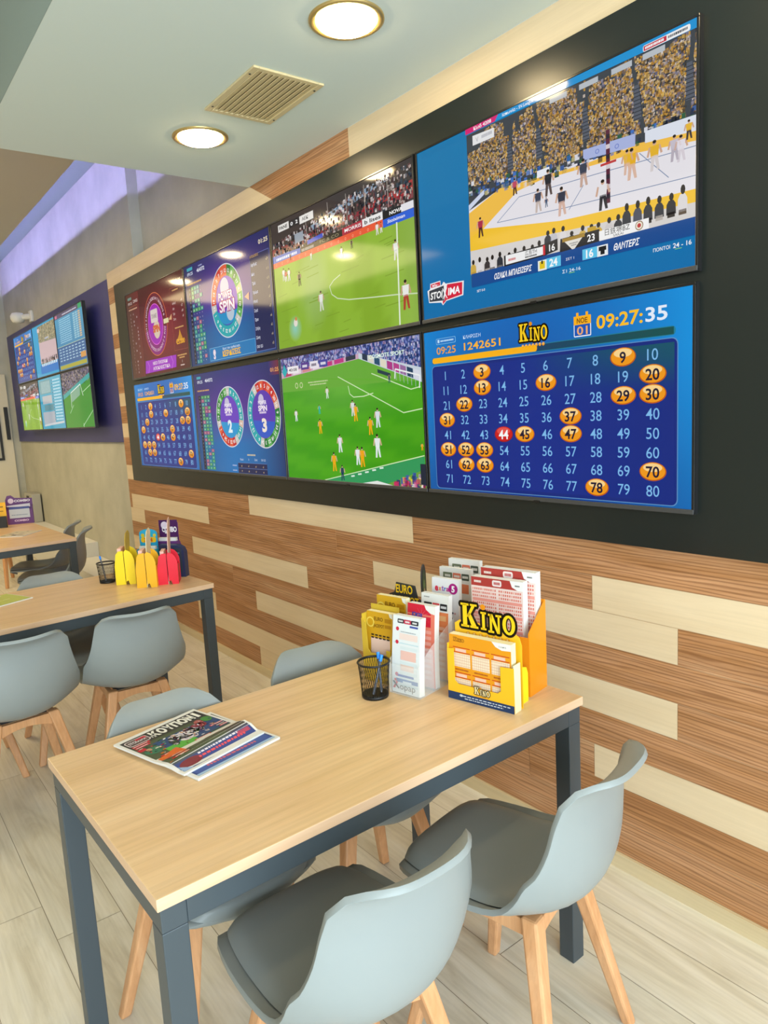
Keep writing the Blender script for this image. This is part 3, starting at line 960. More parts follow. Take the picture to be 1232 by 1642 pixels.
    p.ring(.13, .765, .016, .024, 'c8d8a0', 6, 12); p.ring(.17, .765, .016, .024, 'c8d8a0', 6, 12); p.smear(.31, .778, .16, .010, 'c8d8a0', 6, 2); p.smear(.31, .758, .13, .010, 'c8d8a0', 6, 7)
    return p


def spin_bg(p, c_top='20266e', c_mid='5c26a0', c_low='0c6cae', edge='14205a', uc=.5, ue=.52):
    a, m, l_, e = lin(c_top), lin(c_mid), lin(c_low), lin(edge)
    def f(u, v):
        d = min(1, abs(u - uc) / ue)
        if v > .62: t = (v - .62) / .38; c = [m[i] * (1 - t) + a[i] * t for i in range(3)]
        else: t = min(1, (.62 - v) / .34); c = [m[i] * (1 - t) + l_[i] * t for i in range(3)]
        k = d ** 1.6
        return tuple(c[i] * (1 - k) + e[i] * k for i in range(3))
    p.field(f, 18, 14, 0)


def wheel(p, cu_, cv_, r0, r1, start, cols, nums, L, rim='d8dce8'):
    n = len(cols)
    p.ring(cu_, cv_, r1, r1 + .010, rim, L, 40)
    for i, c in enumerate(cols):
        a = start - 360 * i / n
        p.arc(cu_, cv_, r0, r1, a - 360 / n, a, c, L + 1, 3)
        t = R(a - 180 / n)
        rr = (r0 + r1) / 2
        p.text(nums[i % len(nums)], cu_ + rr * p.h / p.w * math.cos(t), cv_ + rr * math.sin(t), .034, 'f6f6f6', L + 2, rot=t - PI / 2, bold=.02)


def history(p, u0, u1, v0, v1, ncol, nrow, L, seed, cols=('2f9a80', '228a94', 'a85a78', '3f9a58'), dens=1.0):
    r = random.Random(seed)
    dv, du = (v1 - v0) / nrow, (u1 - u0) / (ncol + 1)
    p.rect(u0, v0, u0 + du * .8, v1, '141430', L)
    for i in range(nrow):
        v = v1 - dv * (i + .5)
        p.text(str(21 - i), u0 + du * .4, v, dv * .45, 'b8b8d8', L + 1)
        for k in range(ncol):
            if r.random() < dens:
                p.rect(u0 + du * (k + 1), v - dv * .42, u0 + du * (k + 1.92), v + dv * .42, r.choice(cols), L + 1)
                p.text(str(r.randint(1, 24)), u0 + du * (k + 1.46), v, dv * .5, 'f4f4f4', L + 2)
            else:
                p.text('*', u0 + du * (k + 1.46), v, dv * .5, 'f4f4f4', L + 2)


RD, RO, GD, GL, TE, TB, GY = 'c8202a', 'e05a3c', '0f7a34', '5fae5a', '1aa8b0', '20b4c4', 'c8c4bc'
NUMS = ['12', '8', '5', '17', '4', '20', '10', '9', '14', '23', '11', '18', '22', '3', '24', '6', '1', '13', '19', '15', '10', '2', '7', '21']


def img_spin_a():
    p = Pic(SW, SH)
    spin_bg(p)
    cols = [GD, GL, GD, GL, 'd8cfa0', GL, GD, GL, GY] + [TE] * 7 + [TE] + [GY, RD, RO, RD, RO, RD, RO, RO, GY][:8]
    wheel(p, .512, .535, .225, .325, 80, cols, NUMS, 2)
    p.poly([(.715, .515), (.765, .545), (.76, .475)], 'e0a080', 6)
    p.disc(.515, .545, .225, '7434c0', 1, 36)
    p.ell(.512, .455, .122, .13, '1690c8', 2, 24, 180, 360)
    p.disc(.50, .66, .09, 'cfc8dc', 3, 24); p.disc(.545, .43, .08, 'b8c8d8', 3, 24)
    p.text('POWER', .505, .590, .070, 'a0206a', 5, wu=.175, bold=.09); p.text('POWER', .505, .590, .070, 'fbeef6', 6, wu=.165, bold=.03)
    p.text('SPIN', .512, .495, .095, 'a0206a', 5, wu=.185, bold=.09); p.text('SPIN', .512, .495, .095, 'fbeef6', 6, wu=.175, bold=.03)
    p.rect(.045, .945, .12, .975, '3aa8b8', 2); p.text('09:25', .083, .915, .030, 'dfe8f8', 2, wu=.075, bold=.01)
    p.smear(.225, .955, .05, .012, 'a8b0d8', 2, 4); p.text('464372', .226, .918, .036, 'f0f4ff', 2, wu=.10, bold=.015)
    p.smear(.13, .815, .19, .016, 'd8a860', 2, 3)
    history(p, .045, .225, .02, .785, 4, 18, 2, 8, dens=.62)
    p.text('01:25', .937, .919, .036, 'f4e6c0', 2, wu=.09, bold=.02)
    p.rect(.794, .02, .985, .835, '141c52', 1)
    for a in ([(.794, .02), (.794, .80)], [(.985, .02), (.985, .835)], [(.88, .835), (.985, .835)], [(.794, .02), (.985, .02)]):
        p.line(a, .004, '6a78c0', 2)
    p.text('ΑΠΟΔΟΣΕΙΣ', .84, .825, .020, 'e8b860', 3, wu=.085)
    for k, t in enumerate(('Αριθμός', 'Δύο', 'Τρία', 'Χρώμα', 'Μονά', 'Ζυγά', 'Όριο', 'Στήλη', 'Ζώνη', 'O/U 12,5')):
        v = .755 - .077 * k
        p.text(t, .803, v, .026, 'e8ecff', 3, al='L', sx=.8, bold=.01)
        p.text('x%d' % (24 if k == 0 else 12 - k), .972, v + .008, .024, 'd8c8a0', 3, al='R', sx=.8)
    p.rect(.256, .02, .788, .14, '0f78b8', 1)
    for a in ([(.256, .02), (.256, .14), (.788, .14), (.788, .02), (.256, .02)],):
        p.line(a, .004, '7cc0e8', 2)
    p.disc(.315, .095, .030, 'e8d8e4', 3, 14); p.text('S', .315, .07, .07, 'f4e4ee', 4, bold=.05)
    p.text('Βρες τον αριθμό και', .52, .113, .022, 'f0f6ff', 3, wu=.20)
    p.text('ΚΕΡΔΙΖΕΙΣ', .52, .066, .050, 'ffc21e', 3, wu=.21, bold=.03)
    return p


def img_spin_b():
    p = Pic(SW, SH)
    spin_bg(p, '22307a', '552a98', '0b72b8', '1a2258', .45, .6)
    ca = [GY] + [TE] * 6 + ['d8b8a8'] + [TE] * 2 + [GY] + [RD, RO, RD, RO, RD, RO] + [GY] + [GD, GL, GD, GL, GD, GL]
    wheel(p, .432, .542, .205, .285, 97, ca, NUMS, 2)
    cb = [RD, RO, RD, RO, RD, RO, 'd8b8a8'] + [GD, GL, GD, GL, GD, GL, GD] + [GY] + [TE] * 8 + [GY]
    wheel(p, .815, .548, .215, .295, 115, cb, NUMS, 2)
    p.disc(.432, .542, .205, '6a3cc0', 1, 36); p.ell(.432, .50, .108, .16, '1a98d4', 2, 24, 180, 360)
    p.disc(.815, .548, .215, '5a34b0', 1, 36); p.ell(.815, .50, .11, .16, '2a58c8', 2, 24, 180, 360)
    for cu_, k in ((.425, '2'), (.810, '3')):
        p.disc(cu_ - .01, .68, .05, 'c8c0dc', 3, 16)
        p.text('POWER', cu_, .655, .034, 'f4ecf8', 4, wu=.085, bold=.03)
        p.text('SPIN', cu_, .605, .048, 'fbf0f8', 4, wu=.09, bold=.04)
        p.smear(cu_, .565, .07, .018, 'e8d8f0', 4, 2)
        p.text(k, cu_ + .006, .455, .115, 'e8f4f8' if k == '2' else 'f6e8d8', 4, wu=.05, bold=.05)
    p.text('09:25', .085, .915, .030, 'dfe8f8', 2, wu=.07, bold=.01); p.rect(.045, .945, .10, .97, '3aa8b8', 2)
    p.text('464372', .205, .922, .034, 'f0f4ff', 2, wu=.10, bold=.015)
    p.smear(.12, .825, .16, .014, 'd8a860', 2, 3)
    history(p, .045, .205, .012, .775, 3, 21, 2, 18, dens=.86)
    p.text('01:25', .955, .926, .034, 'f0a860', 3, wu=.08, bold=.02)
    p.gradh(.90, .88, 1, 1, '2c2c70', '7a2838', 1)
    p.smear(.648, .178, .09, .014, 'd8c8a0', 2, 1)
    for k, t in enumerate(('Χρώμα', '0', 'Ζώνη', 'O/U 12,5')):
        p.text(t, .535 + .08 * k, .135, .020, 'dfe8f8', 2, sx=.8)
    p.rect(.487, .0, .81, .10, '121c50', 1)
    for v in (.0, .05, .10):
        p.line([(.487, v), (.81, v)], .003, '6a88c8', 2)
    for k in range(4):
        for j in range(2):
            p.text('x%d' % (8 - k + j), .53 + .08 * k, .072 - .048 * j, .018, 'e8c890', 3, sx=.8)
    p.smear(.445, .072, .05, .012, 'a8b8e0', 2, 5); p.smear(.445, .024, .05, .012, 'a8b8e0', 2, 6)
    return p


def img_lucky():
    p = Pic(SW, SH)
    a, b2 = lin('4a0e1e'), lin('8c1230')
    def f(u, v):
        d = min(1, math.hypot((u - .62) / .5, (v - .45) / .55))
        return tuple(b2[i] * (1 - d) + a[i] * d for i in range(3))
    p.field(f, 16, 12, 0)
    p.gradh(.0, 0, .25, 1, '4c2a24', '6a1a28', 1)
    p.disc(.512, .552, .350, 'e0784a', 2, 48); p.disc(.512, .552, .342, '6a0f30', 3, 48)
    p.disc(.512, .552, .228, 'e86ad8', 5, 40); p.disc(.512, .552, .220, 'a018b0', 6, 40)
    p.arc(.512, .552, .228, .340, 190, 350, '8a1878', 4, 12)
    for k in range(36):
        t = R(10 * k + 5)
        if k in (35, 0): continue
        p.text(str(1 + (k * 7) % 36), .512 + .288 * SH / SW * math.cos(t), .552 + .288 * math.sin(t), .034, 'e8d0d8', 7, rot=t - PI / 2, bold=.01)
    p.rrect(.445, .575, .565, .72, .02, 'dccfc8', 8)
    p.disc(.53, .49, .10, 'd8c4ae', 8, 20)
    p.text('ΠΑΜΕ', .505, .645, .045, '8a7a80', 9, wu=.09, bold=.02)
    p.text('SPIN', .525, .505, .075, 'd05a28', 9, wu=.12, bold=.06)
    p.rect(.655, .525, .735, .575, 'e0d8a8', 9); p.poly([(.735, .55), (.79, .60), (.785, .54)], 'd8a878', 9)
    p.poly([(.255, .03), (.785, .035), (.80, .165), (.275, .175)], 'a028c0', 3)
    for a_ in (.33, .735):
        p.line([(a_ - .02, .03), (a_ + .01, .10), (a_ - .02, .17)], .008, 'd878e8', 4)
    p.text('ΝΕΟ ΠΑΙΧΝΙΔΙ', .53, .128, .036, 'f2e2ea', 4, wu=.25, bold=.02)
    p.text('ΑΠΟΚΛΕΙΣΤΙΚΑ', .545, .070, .036, 'f2e2ea', 4, wu=.29, bold=.02)
    p.rect(.045, .93, .12, .96, '6a8a80', 3); p.text('09:25', .085, .890, .030, 'd8ccc4', 3, wu=.075); p.text('23452', .19, .90, .034, 'e8dcd4', 3, wu=.085)
    p.line([(.05, .845), (.22, .85)], .003, 'c87848', 3); p.smear(.13, .815, .16, .014, 'd8a888', 3, 3)
    r = random.Random(2)
    for k in range(17):
        p.text(str(17 - k), .075, .755 - .043 * k, .020, 'c8a8a8', 3)
        p.text(str(r.randint(1, 36)), .13 + .06 * (r.random() > .75), .755 - .043 * k, .022, 'e8d8d8', 3)
    p.line([(.786, .86), (1, .85)], .003, 'b05a48', 3); p.line([(.786, .21), (.786, .86)], .003, 'b05a48', 3); p.line([(.786, .21), (.985, .205), (.99, .85)], .003, 'b05a48', 3)
    p.smear(.87, .83, .09, .014, 'd8a868', 3, 4)
    for k, t in enumerate(('Αριθμός', 'Δύο', 'Τρία', 'Ζώνη')):
        p.text(t, .81, .70 - .055 * k, .024, 'f0d8d0', 3, al='L', sx=.8); p.text('x%d' % (36 - 9 * k), .965, .71 - .055 * k, .026, 'f0d8d0', 3, al='R', sx=.8)
    p.smear(.885, .44, .13, .014, 'd8a868', 3, 6)
    p.poly([(.83, .30), (.93, .30), (.905, .36), (.885, .42), (.868, .36)], 'c88a28', 3)
    p.text('€5.000', .885, .295, .050, 'f0b030', 4, wu=.13, bold=.03)
    p.smear(.89, .15, .14, .014, 'd8a868', 3, 9); p.smear(.885, .125, .08, .014, 'd8a868', 3, 1)
    p.text('1', .885, .085, .030, 'f0e8e0', 3); p.smear(.885, .045, .06, .012, 'e8d0c8', 3, 2)
    p.text('01:25', .92, .915, .036, 'f0dcb8', 3, wu=.085, bold=.015)
    return p


def img_table(seed=0):
    """odds list: pale blue page of rows and a lower block of figures"""
    p = Pic(SW, SH)
    p.gradv(0, 0, 1, 1, '2f7fb0', '4f9cc0', 0)
    p.rect(0, .92, 1, 1, '5a4a6a', 1); p.rect(.02, .935, .10, .985, 'd07090', 2); p.smear(.55, .955, .5, .02, 'd8d8e4', 2, 1); p.rect(.86, .92, .97, 1, '3aa868', 2)
    for k in range(12):
        v = .88 - .036 * k
        p.smear(.36, v, .42, .016, 'a8d4e8', 2, k + seed)
        for j in range(3):
            p.rect(.66 + .09 * j, v - .012, .73 + .09 * j, v + .012, 'd8b890' if j == 2 else '9cc8d8', 2)
    p.rect(0, .10, 1, .42, '2a5f98', 1); p.line([(0, .42), (1, .42)], .008, 'c8d8a0', 2)
    for k in range(5):
        for j in range(8):
            p.smear(.10 + .115 * j, .37 - .05 * k, .07, .020, 'b8d8e8', 2, k * 9 + j)
    p.rect(.80, .13, .97, .22, 'd89a50', 3)
    p.rect(.03, .02, .97, .085, 'b0a838', 2)
    return p


def img_form(seed=1):
    p = Pic(SW, SH)
    p.gradv(0, 0, 1, 1, '2aa0c0', '3aa8c8', 0)
    p.rect(.03, .70, .55, .97, '6fa0a8', 1); p.rect(.12, .50, .55, .66, 'b8bcc0', 1); p.rect(.18, .36, .58, .48, '4f8a98', 1); p.rect(.08, .10, .60, .34, 'a8b0bc', 1)
    p.poly([(.08, .05), (.95, .10), (.95, .14), (.08, .09)], 'c8ccd0', 1)
    for k in range(14):
        p.smear(.78, .93 - .058 * k, .32, .030, 'bfe0ea', 2, k)
        p.rect(.60, .915 - .058 * k, .64, .945 - .058 * k, '1c6a88', 2)
    for k in range(9):
        p.smear(.32, .93 - .025 * k, .40, .010, 'c8dcdc', 2, 40 + k)
    return p


def img_arena():
    p = Pic(SW, SH)
    p.rect(0, 0, 1, 1, '22a0d0', 0)
    p.rect(.26, .24, 1, .97, '8c8a78', 1)
    crowd(p, lambda u, v: v > .66, .26, .66, 1, .97, 900, ['a8a080', '807a60', '6a6450', 'b8a888', '908868'], .02, .03, 2, 5)
    p.poly([(.26, .66), (1, .62), (1, .24), (.26, .26)], 'd0b4b8', 2)
    crowd(p, lambda u, v: True, .30, .25, 1, .34, 40, ['1c2428', '303438', '503838'], .02, .06, 3, 6)
    p.rect(.22, .05, 1, .22, '1276c8', 2)
    for k in range(9):
        p.rect(.30 + .075 * k, .19, .345 + .075 * k, .24, 'e0ecf0', 4)
    p.rect(.24, .86, .33, .93, 'e8c8c0', 3); p.smear(.62, .70, .16, .03, 'b8c0d8', 3, 3)
    return p


def img_goal():
    p = Pic(SW, SH)
    p.rect(0, .55, 1, 1, '4a4258', 0)
    crowd(p, lambda u, v: v > .56 + .25 * u, 0, .55, 1, .99, 900, ['6a6280', '3a3448', '9088a0', '2a2a38', 'a89888'], .018, .03, 2, 8)
    p.poly([(0, 0), (1, 0), (1, .82), (0, .52)], '0f8a1c', 1)
    p.poly([(0, .52), (1, .82), (1, .90), (0, .60)], '1aa0a0', 3)
    p.line([(.28, .36), (.30, .62), (.66, .74), (.72, .54)], .02, 'dce8dc', 4)
    p.poly([(.30, .60), (.64, .715), (.62, .56), (.31, .45)], '78a890', 3)
    for a in ([(.20, .26), (.36, .40)], [(.62, .02), (1, .28)], [(.72, .60), (1, .70)]):
        p.line(a, .012, 'b8e0b0', 4)
    p.line([(.64, 0), (.64, .07)], .02, 'd0e8c8', 4)
    return p


# ------------------------------------------------------------------ display boards and TV sets
o = MB().box(-5.665, XF - .01, -0.012, -0.0003, 1.0765, 2.556).build('display_backboard', m_black)
tag(o, 'long black backboard on the timber wall carrying the eight large screens', 'panel')
o = MB().box(-9.90, -5.845, 0.005, 0.0297, 1.371, 2.640).build('display_backboard', m_purple)
tag(o, 'dark violet backboard on the far concrete wall behind six screens', 'panel')


def tv(x0, z0, pic, label, group, W=1.088, H=0.6127, yf=-0.033, yb=-0.0122, img_scale=1.0):
    t = thing('television', label, 'television', (x0 + W / 2, yf, z0), 0, group)
    s = W / 1.088
    fw, ch = 0.008 * s, 0.014 * s
    m = MB()
    w2 = W / 2
    d = yb - yf
    m.prism([(-w2, 0), (w2, 0), (w2, H), (-w2, H)], 0.006, min(d, .028))
    if d > .05: m.box(-w2 * .4, w2 * .4, .0275, d, H * .3, H * .7)
    m.build('casing', m_tvside, t)
    f = MB()
    f.box(-w2, w2, 0, .007, H - fw, H); f.box(-w2, w2, 0, .007, 0, .004)
    f.box(-w2, -w2 + fw, 0, .007, .004, H - fw); f.box(w2 - fw, w2, 0, .007, .004, H - fw)
    f.build('bezel', m_bezel, t, bevel=.0015)
    l_ = MB().box(-w2 + .001, w2 - .001, -0.003, .004, 0.0005, ch).build('lower_lip', m_chin, t, bevel=.0015)
    MB().box(-.012 * s, .012 * s, -0.005, -.0025, -.003, .004).build('sensor_tab', m_bezel, l_)
    o = pic.build('screen', m_screen, t, loc=(0, 0.0035, ch + (H - ch - fw) / 2))
    o.scale = ((W - 2 * fw) / pic.w, 1, (H - ch - fw) / pic.h)
    return t


G8 = 'large screens of the timber wall'
kino = img_kino()
cx = [-5.388 + 1.0947 * i for i in range(4)]
tv(cx[0], 1.8274, img_lucky(), 'top left large screen on the black board showing a crimson wheel game', G8)
tv(cx[1], 1.8274, img_spin_a(), 'upper screen showing one large violet and blue number wheel', G8)
tv(cx[2], 1.8274, img_foot_a(), 'upper screen showing pale green football pitch with red hoardings', G8)
tv(cx[3] + .006, 1.8274, img_volley(), 'top right screen showing an indoor volleyball match and yellow crowd', G8)
tv(cx[0], 1.1889, kino, 'lower left small looking screen with blue grid of 80 numbers', G8)
tv(cx[1], 1.1889, img_spin_b(), 'lower screen showing two number wheels side by side', G8)
tv(cx[2], 1.1889, img_foot_b(), 'lower screen showing vivid green football match with yellow players', G8)
tv(cx[3], 1.1889, img_kino(), 'nearest lower right screen with large blue number grid and clock', G8)
G6 = 'screens on the far violet board'
x6 = [-9.02 + .932 * i for i in range(3)]
for i, j, im, lb in ((0, 1, img_kino(False), 'far upper left screen with pale blue number grid on violet board'), (1, 1, img_arena(), 'far upper middle screen with pinkish arena picture on violet board'),
                     (2, 1, img_table(), 'far upper right screen with list of betting odds on violet board'), (0, 0, img_foot_a(), 'far lower left screen with olive football pitch on violet board'),
                     (1, 0, img_form(), 'far lower middle screen with cyan form page on violet board'), (2, 0, img_goal(), 'far lower right screen with goal and deep green pitch on violet board')):
    tv(x6[i], 1.497 + .5185 * j, im, lb, G6, .926, .515, -0.10, 0.0048)

# ------------------------------------------------------------------ ceiling fittings
def downlight(x, y, z, label, r=.114):
    t = thing('downlight', label, 'ceiling light', (x, y, z), 0, 'round ceiling downlights')
    k = r / .114
    MB().lathe([(r, 0.0), (r, -.005), (r - .006 * k, -.008), (.094 * k, -.007), (.090 * k, -.003), (.090 * k, 0.0)], 40, close=False).build('trim_ring', m_ring, t)
    MB().lathe([(.0895 * k, -.0035), (.088 * k, -.011), (.080 * k, -.016), (.06 * k, -.018), (.02 * k, -.019)], 40).build('diffuser', m_lamp, t)
    return t


downlight(-1.873, -.474, ZS, 'larger round downlight in the soffit, nearest the viewer at the top')
downlight(-2.928, -.482, ZS, 'second round downlight in the soffit, beyond the square air grille')
downlight(-.82, -.474, ZS, 'round downlight in the soffit directly above the nearest screens')
downlight(.23, -.474, ZS, 'round downlight in the soffit behind the viewer')
downlight(-5.14, -1.71, ZR, 'round downlight in the raised ceiling past the soffit end')
downlight(-6.62, -1.53, ZR, 'round downlight in the raised ceiling above the far table')
downlight(-8.1, -1.6, ZR, 'round downlight in the raised ceiling near the end wall')
downlight(-6.22, -2.60, ZR, 'round downlight in the raised ceiling further from the screens')
downlight(-4.3, -1.0, ZR, 'round downlight in the raised ceiling above the middle table')

t = thing('air_grille', 'square cream louvred air grille in the soffit between two downlights', 'vent', (-2.461, -.442, ZS))
vx, vy = .200, .140
m = MB()
for a, b_, c_, d_ in ((-vx, vx, -vy, -vy + .022), (-vx, vx, vy - .022, vy), (-vx, -vx + .022, -vy + .022, vy - .022), (vx - .022, vx, -vy + .022, vy - .022)):
    m.box(a, b_, c_, d_, -.008, 0)
fr = m.build('frame', m_vent, t, bevel=.002)
for sx in (-1, 1):
    for sy in (-1, 1):
        MB().lathe([(.0045, -.0095), (.003, -.0105)], 10, cx=sx * (vx - .05), cy=sy * (vy - .011)).build('screw', m_plate, fr)
MB().box(-vx + .02, vx - .02, -vy + .02, vy - .02, -.0012, -.0004).build('backing', m_ventb, t)
for k in range(11):
    yy = -vy + .033 + k * .0214
    m = MB()
    m.add([(x, yy + dy, z) for x in (-vx + .022, vx - .022) for dy, z in ((-.0115, -.0078), (.0115, -.0020), (.0125, -.0032), (-.0105, -.0092))],
          [(0, 1, 5, 4), (1, 2, 6, 5), (2, 3, 7, 6), (3, 0, 4, 7), (0, 3, 2, 1), (4, 5, 6, 7)])
    m.build('louvre', m_vent, t)

t = thing('security_camera', 'small white dome camera on the far concrete wall above violet board', 'camera', (-8.55, .03, 2.715))
MB().box(-.05, .05, -.03, 0, -.06, .06).build('wall_bracket', m_white, t, bevel=.01)
MB().lathe([(.02, .055), (.055, .045), (.075, .015), (.075, -.015), (.055, -.05), (.02, -.06)], 24, cx=-.13, cy=-.12).build('dome', m_white, t)
MB().bar((0, -.01, 0), (-.13, -.12, 0), .03, n=10).build('arm', m_white, t)

t = thing('socket_box', 'grey box with three power sockets on ledge below far wall', 'socket', (-9.35, -.035, .42))
MB().box(-.20, .20, -.05, .05, 0, .34).build('housing', m_grey, t, bevel=.01)
for k in range(3):
    MB().box(-.06, .06, -.056, -.049, .05 + .095 * k, .12 + .095 * k).build('socket', m_plate, t, bevel=.004)

t = thing('poster_frame', 'dark framed notice at the left edge on the end wall door', 'frame', (XE + .036, -.40, 1.45))
MB().box(0, .02, -.22, .22, -.30, .40).build('frame', m_plate, t, bevel=.004)
MB().box(.0195, .0215, -.19, .19, -.27, .37).build('notice', m_grey, t)


# ------------------------------------------------------------------ tables
def table(cxy, th, L, W, label, flip=False):
    """cxy = the corner nearest wall and viewer; the length runs away from the wall"""
    t = thing('table', label, 'table', (cxy[0], cxy[1], 0), -th, 'oak and steel tables')
    MB().box(-W, 0, -L, 0, .727, .75).build('tabletop', [m_top], t, bevel=.0015)
    tb = MB()
    a = .006
    w_ = .046
    z1, z0 = .7268, .681
    for x0 in (-W + a, -a - w_):
        tb.box(x0, x0 + w_, -L + a + w_, -a - w_, z0, z1)
    for y0 in (-L + a, -a - w_):
        tb.box(-W + a, -a, y0, y0 + w_, z0, z1)
    tb.build('top_frame', m_frame, t, bevel=.002)
    for x0 in (-W + a, -a - w_):
        for y0 in (-L + a, -a - w_):
            MB().box(x0, x0 + w_, y0, y0 + w_, 0, z0).build('leg', m_frame, t, bevel=.002)
    return t


# edge bands are the sides of the top: second material on the side faces
def band(t):
    for ch in t.children:
        if ch.name.startswith('tabletop'):
            me = ch.data
            me.materials.append(m_edge)
            for p in me.polygons:
                if abs(p.normal.z) < .5: p.material_index = 1


t1 = table((-1.1157, -.3926), -.0221, 1.1435, .6744, 'nearest oak table with newspapers and betting slip holders'); band(t1)
t2 = table((-3.134, -.512), -.065, 1.1435, .6744, 'middle oak table with yellow, orange and red card stands'); band(t2)
t3 = table((-5.235, -.59), -.03, 1.1435, 1.36, 'farthest oak table at the left edge with purple card display'); band(t3)

# ------------------------------------------------------------------ chairs
PROF = [(.232, .430, .085), (.238, .449, .138), (.204, .462, .176), (.110, .456, .196), (.0, .447, .202), (-.085, .446, .203), (-.150, .459, .202),
        (-.196, .503, .198), (-.216, .565, .187), (-.219, .634, .173), (-.218, .697, .161), (-.232, .751, .152), (-.284, .784, .142)]
LIFT = [(-.025, -.006), (-.012, .0), (0, .008), (0, .016), (.0, .030), (.012, .050), (.038, .074), (.062, .070), (.060, .036), (.046, .014), (.032, .012), (.016, .026), (-.004, .032)]


def cat(a, i, t):
    g = lambda k: a[max(0, min(len(a) - 1, k))]
    p0, p1, p2, p3 = g(i - 1), g(i), g(i + 1), g(i + 2)
    return tuple(.5 * (2 * b + (c - a_) * t + (2 * a_ - 5 * b + 4 * c - d) * t * t + (3 * b - a_ - 3 * c + d) * t ** 3) for a_, b, c, d in zip(p0, p1, p2, p3))


def shell_pt(s, v):
    """s along the profile (0 front lip .. 12 top edge), v across (-1..1)"""
    if s > 9: s -= 1.55 * abs(v) ** 3.2 * ((s - 9) / 3) ** 1.5
    i = min(int(s), 11)
    f = s - i
    x, z, w_ = cat(PROF, i, f)
    lx, lz = cat(LIFT, i, f)
    e = abs(v) ** 2.3
    # rounded front corners: the lip draws back at the sides
    if s < 2.2: x -= (2.2 - s) / 2.2 * .022 * abs(v) ** 3
    return Vector((x + lx * e, v * w_, z + lz * e))


def make_chair(name, loc, rz, label, group):
    t = thing(name, label, 'chair', loc, rz, group)
    m = MB()
    n1, n2 = 33, 17
    m.grid(lambda a, b: shell_pt(a * 12, b * 2 - 1), n1, n2)
    o = m.build('shell', m_shell, t, fix=False)
    so = o.modifiers.new('thickness', 'SOLIDIFY'); so.thickness = .012; so.offset = 1
    bv = o.modifiers.new('rim', 'BEVEL'); bv.width = .003; bv.segments = 2; bv.limit_method = 'ANGLE'; bv.angle_limit = R(50)
    c = MB()
    def pad(a, b):
        s = .85 + a * 5.8
        v = (b * 2 - 1)
        k = 1 - abs(2 * a - 1) ** 5
        vv = v * (.56 + .32 * k ** .5) if k > 0 else v * .56
        p = shell_pt(s, vv)
        dome = (1 - abs(v) ** 6) * (1 - abs(2 * a - 1) ** 8)
        nrm = Vector((.25 if a > .75 else 0, 0, 1)).normalized()
        return p + nrm * (.0035 + .020 * dome ** .6)
    c.grid(pad, 25, 19)
    o2 = c.build('seat_pad', m_pad, t)
    # legs
    for sx, fx in ((.105, .195), (-.100, -.190)):
        for sy in (-1, 1):
            l_ = MB()
            top = Vector((sx, sy * .100, .432)); ft = Vector((fx, sy * .195, 0.0))
            for p, h in ((top, .020), (ft, .0140)):
                for a, b in ((-1, -1), (1, -1), (1, 1), (-1, 1)):
                    l_.v.append((p.x + a * h, p.y + b * h, p.z))
            for q in ((0, 3, 2, 1), (4, 5, 6, 7), (0, 1, 5, 4), (1, 2, 6, 5), (2, 3, 7, 6), (3, 0, 4, 7)):
                l_.face(q)
            l_.build('leg', m_leg, t, bevel=.006)
    for x in (.112, -.106):                       # arched aprons between the legs
        a = MB()
        pts = [(-.102, .426), (-.112, .372)] + [(-.112 + .224 * k / 10, .372 + .026 * math.sin(PI * k / 10)) for k in range(1, 10)] + [(.112, .372), (.102, .426)]
        a.prism(pts, x - .010, x + .010, 'YZ')
        a.build('apron', m_leg, t, bevel=.002)
    for y in (-.105, .105):
        a = MB()
        a.box(-.10, .106, y - .009, y + .009, .385, .424)
        a.build('side_rail', m_leg, t, bevel=.002)
    MB().box(-.09, .09, -.09, .09, .424, .434).build('mounting_plate', m_plate, t)
    return t


GC = 'grey shell chairs with beech legs'
ch = make_chair('shell_chair', (-1.092, -1.185, 0), R(181), 'grey shell chair closest to the viewer, cut by the bottom edge', GC)
for (x, y, a, lb) in (
        (-1.062, -.725, 192, 'grey shell chair at the wall end of nearest table, back to the viewer'),
        (-1.588, -1.245, 2, 'grey shell chair tucked under nearest table below the newspapers'),
        (-1.640, -.760, -3, 'grey shell chair on far side of nearest table, behind pencil cup'),
        (-3.045, -.965, 176, 'grey shell chair at middle table nearest the timber wall, back towards viewer'),
        (-3.025, -1.415, 183, 'grey shell chair cut by the left edge at the near side of middle table'),
        (-3.610, -1.085, -2, 'grey shell chair on far side of middle table, only its back top showing'),
        (-3.560, -1.560, 0, 'grey shell chair at the left edge on far side of middle table'),
        (-5.98, -.66, 245, 'grey shell chair pushed under end of farthest table, behind another'),
        (-5.525, -.70, 250, 'grey shell chair at the corner of farthest table beside plinth'),
        (-7.90, -.62, 30, 'grey shell chair behind the farthest table, one orange leg showing')):
    dup(ch, (x, y, 0), R(a), lb)

# ------------------------------------------------------------------ things on the tables
ZT = 0.75


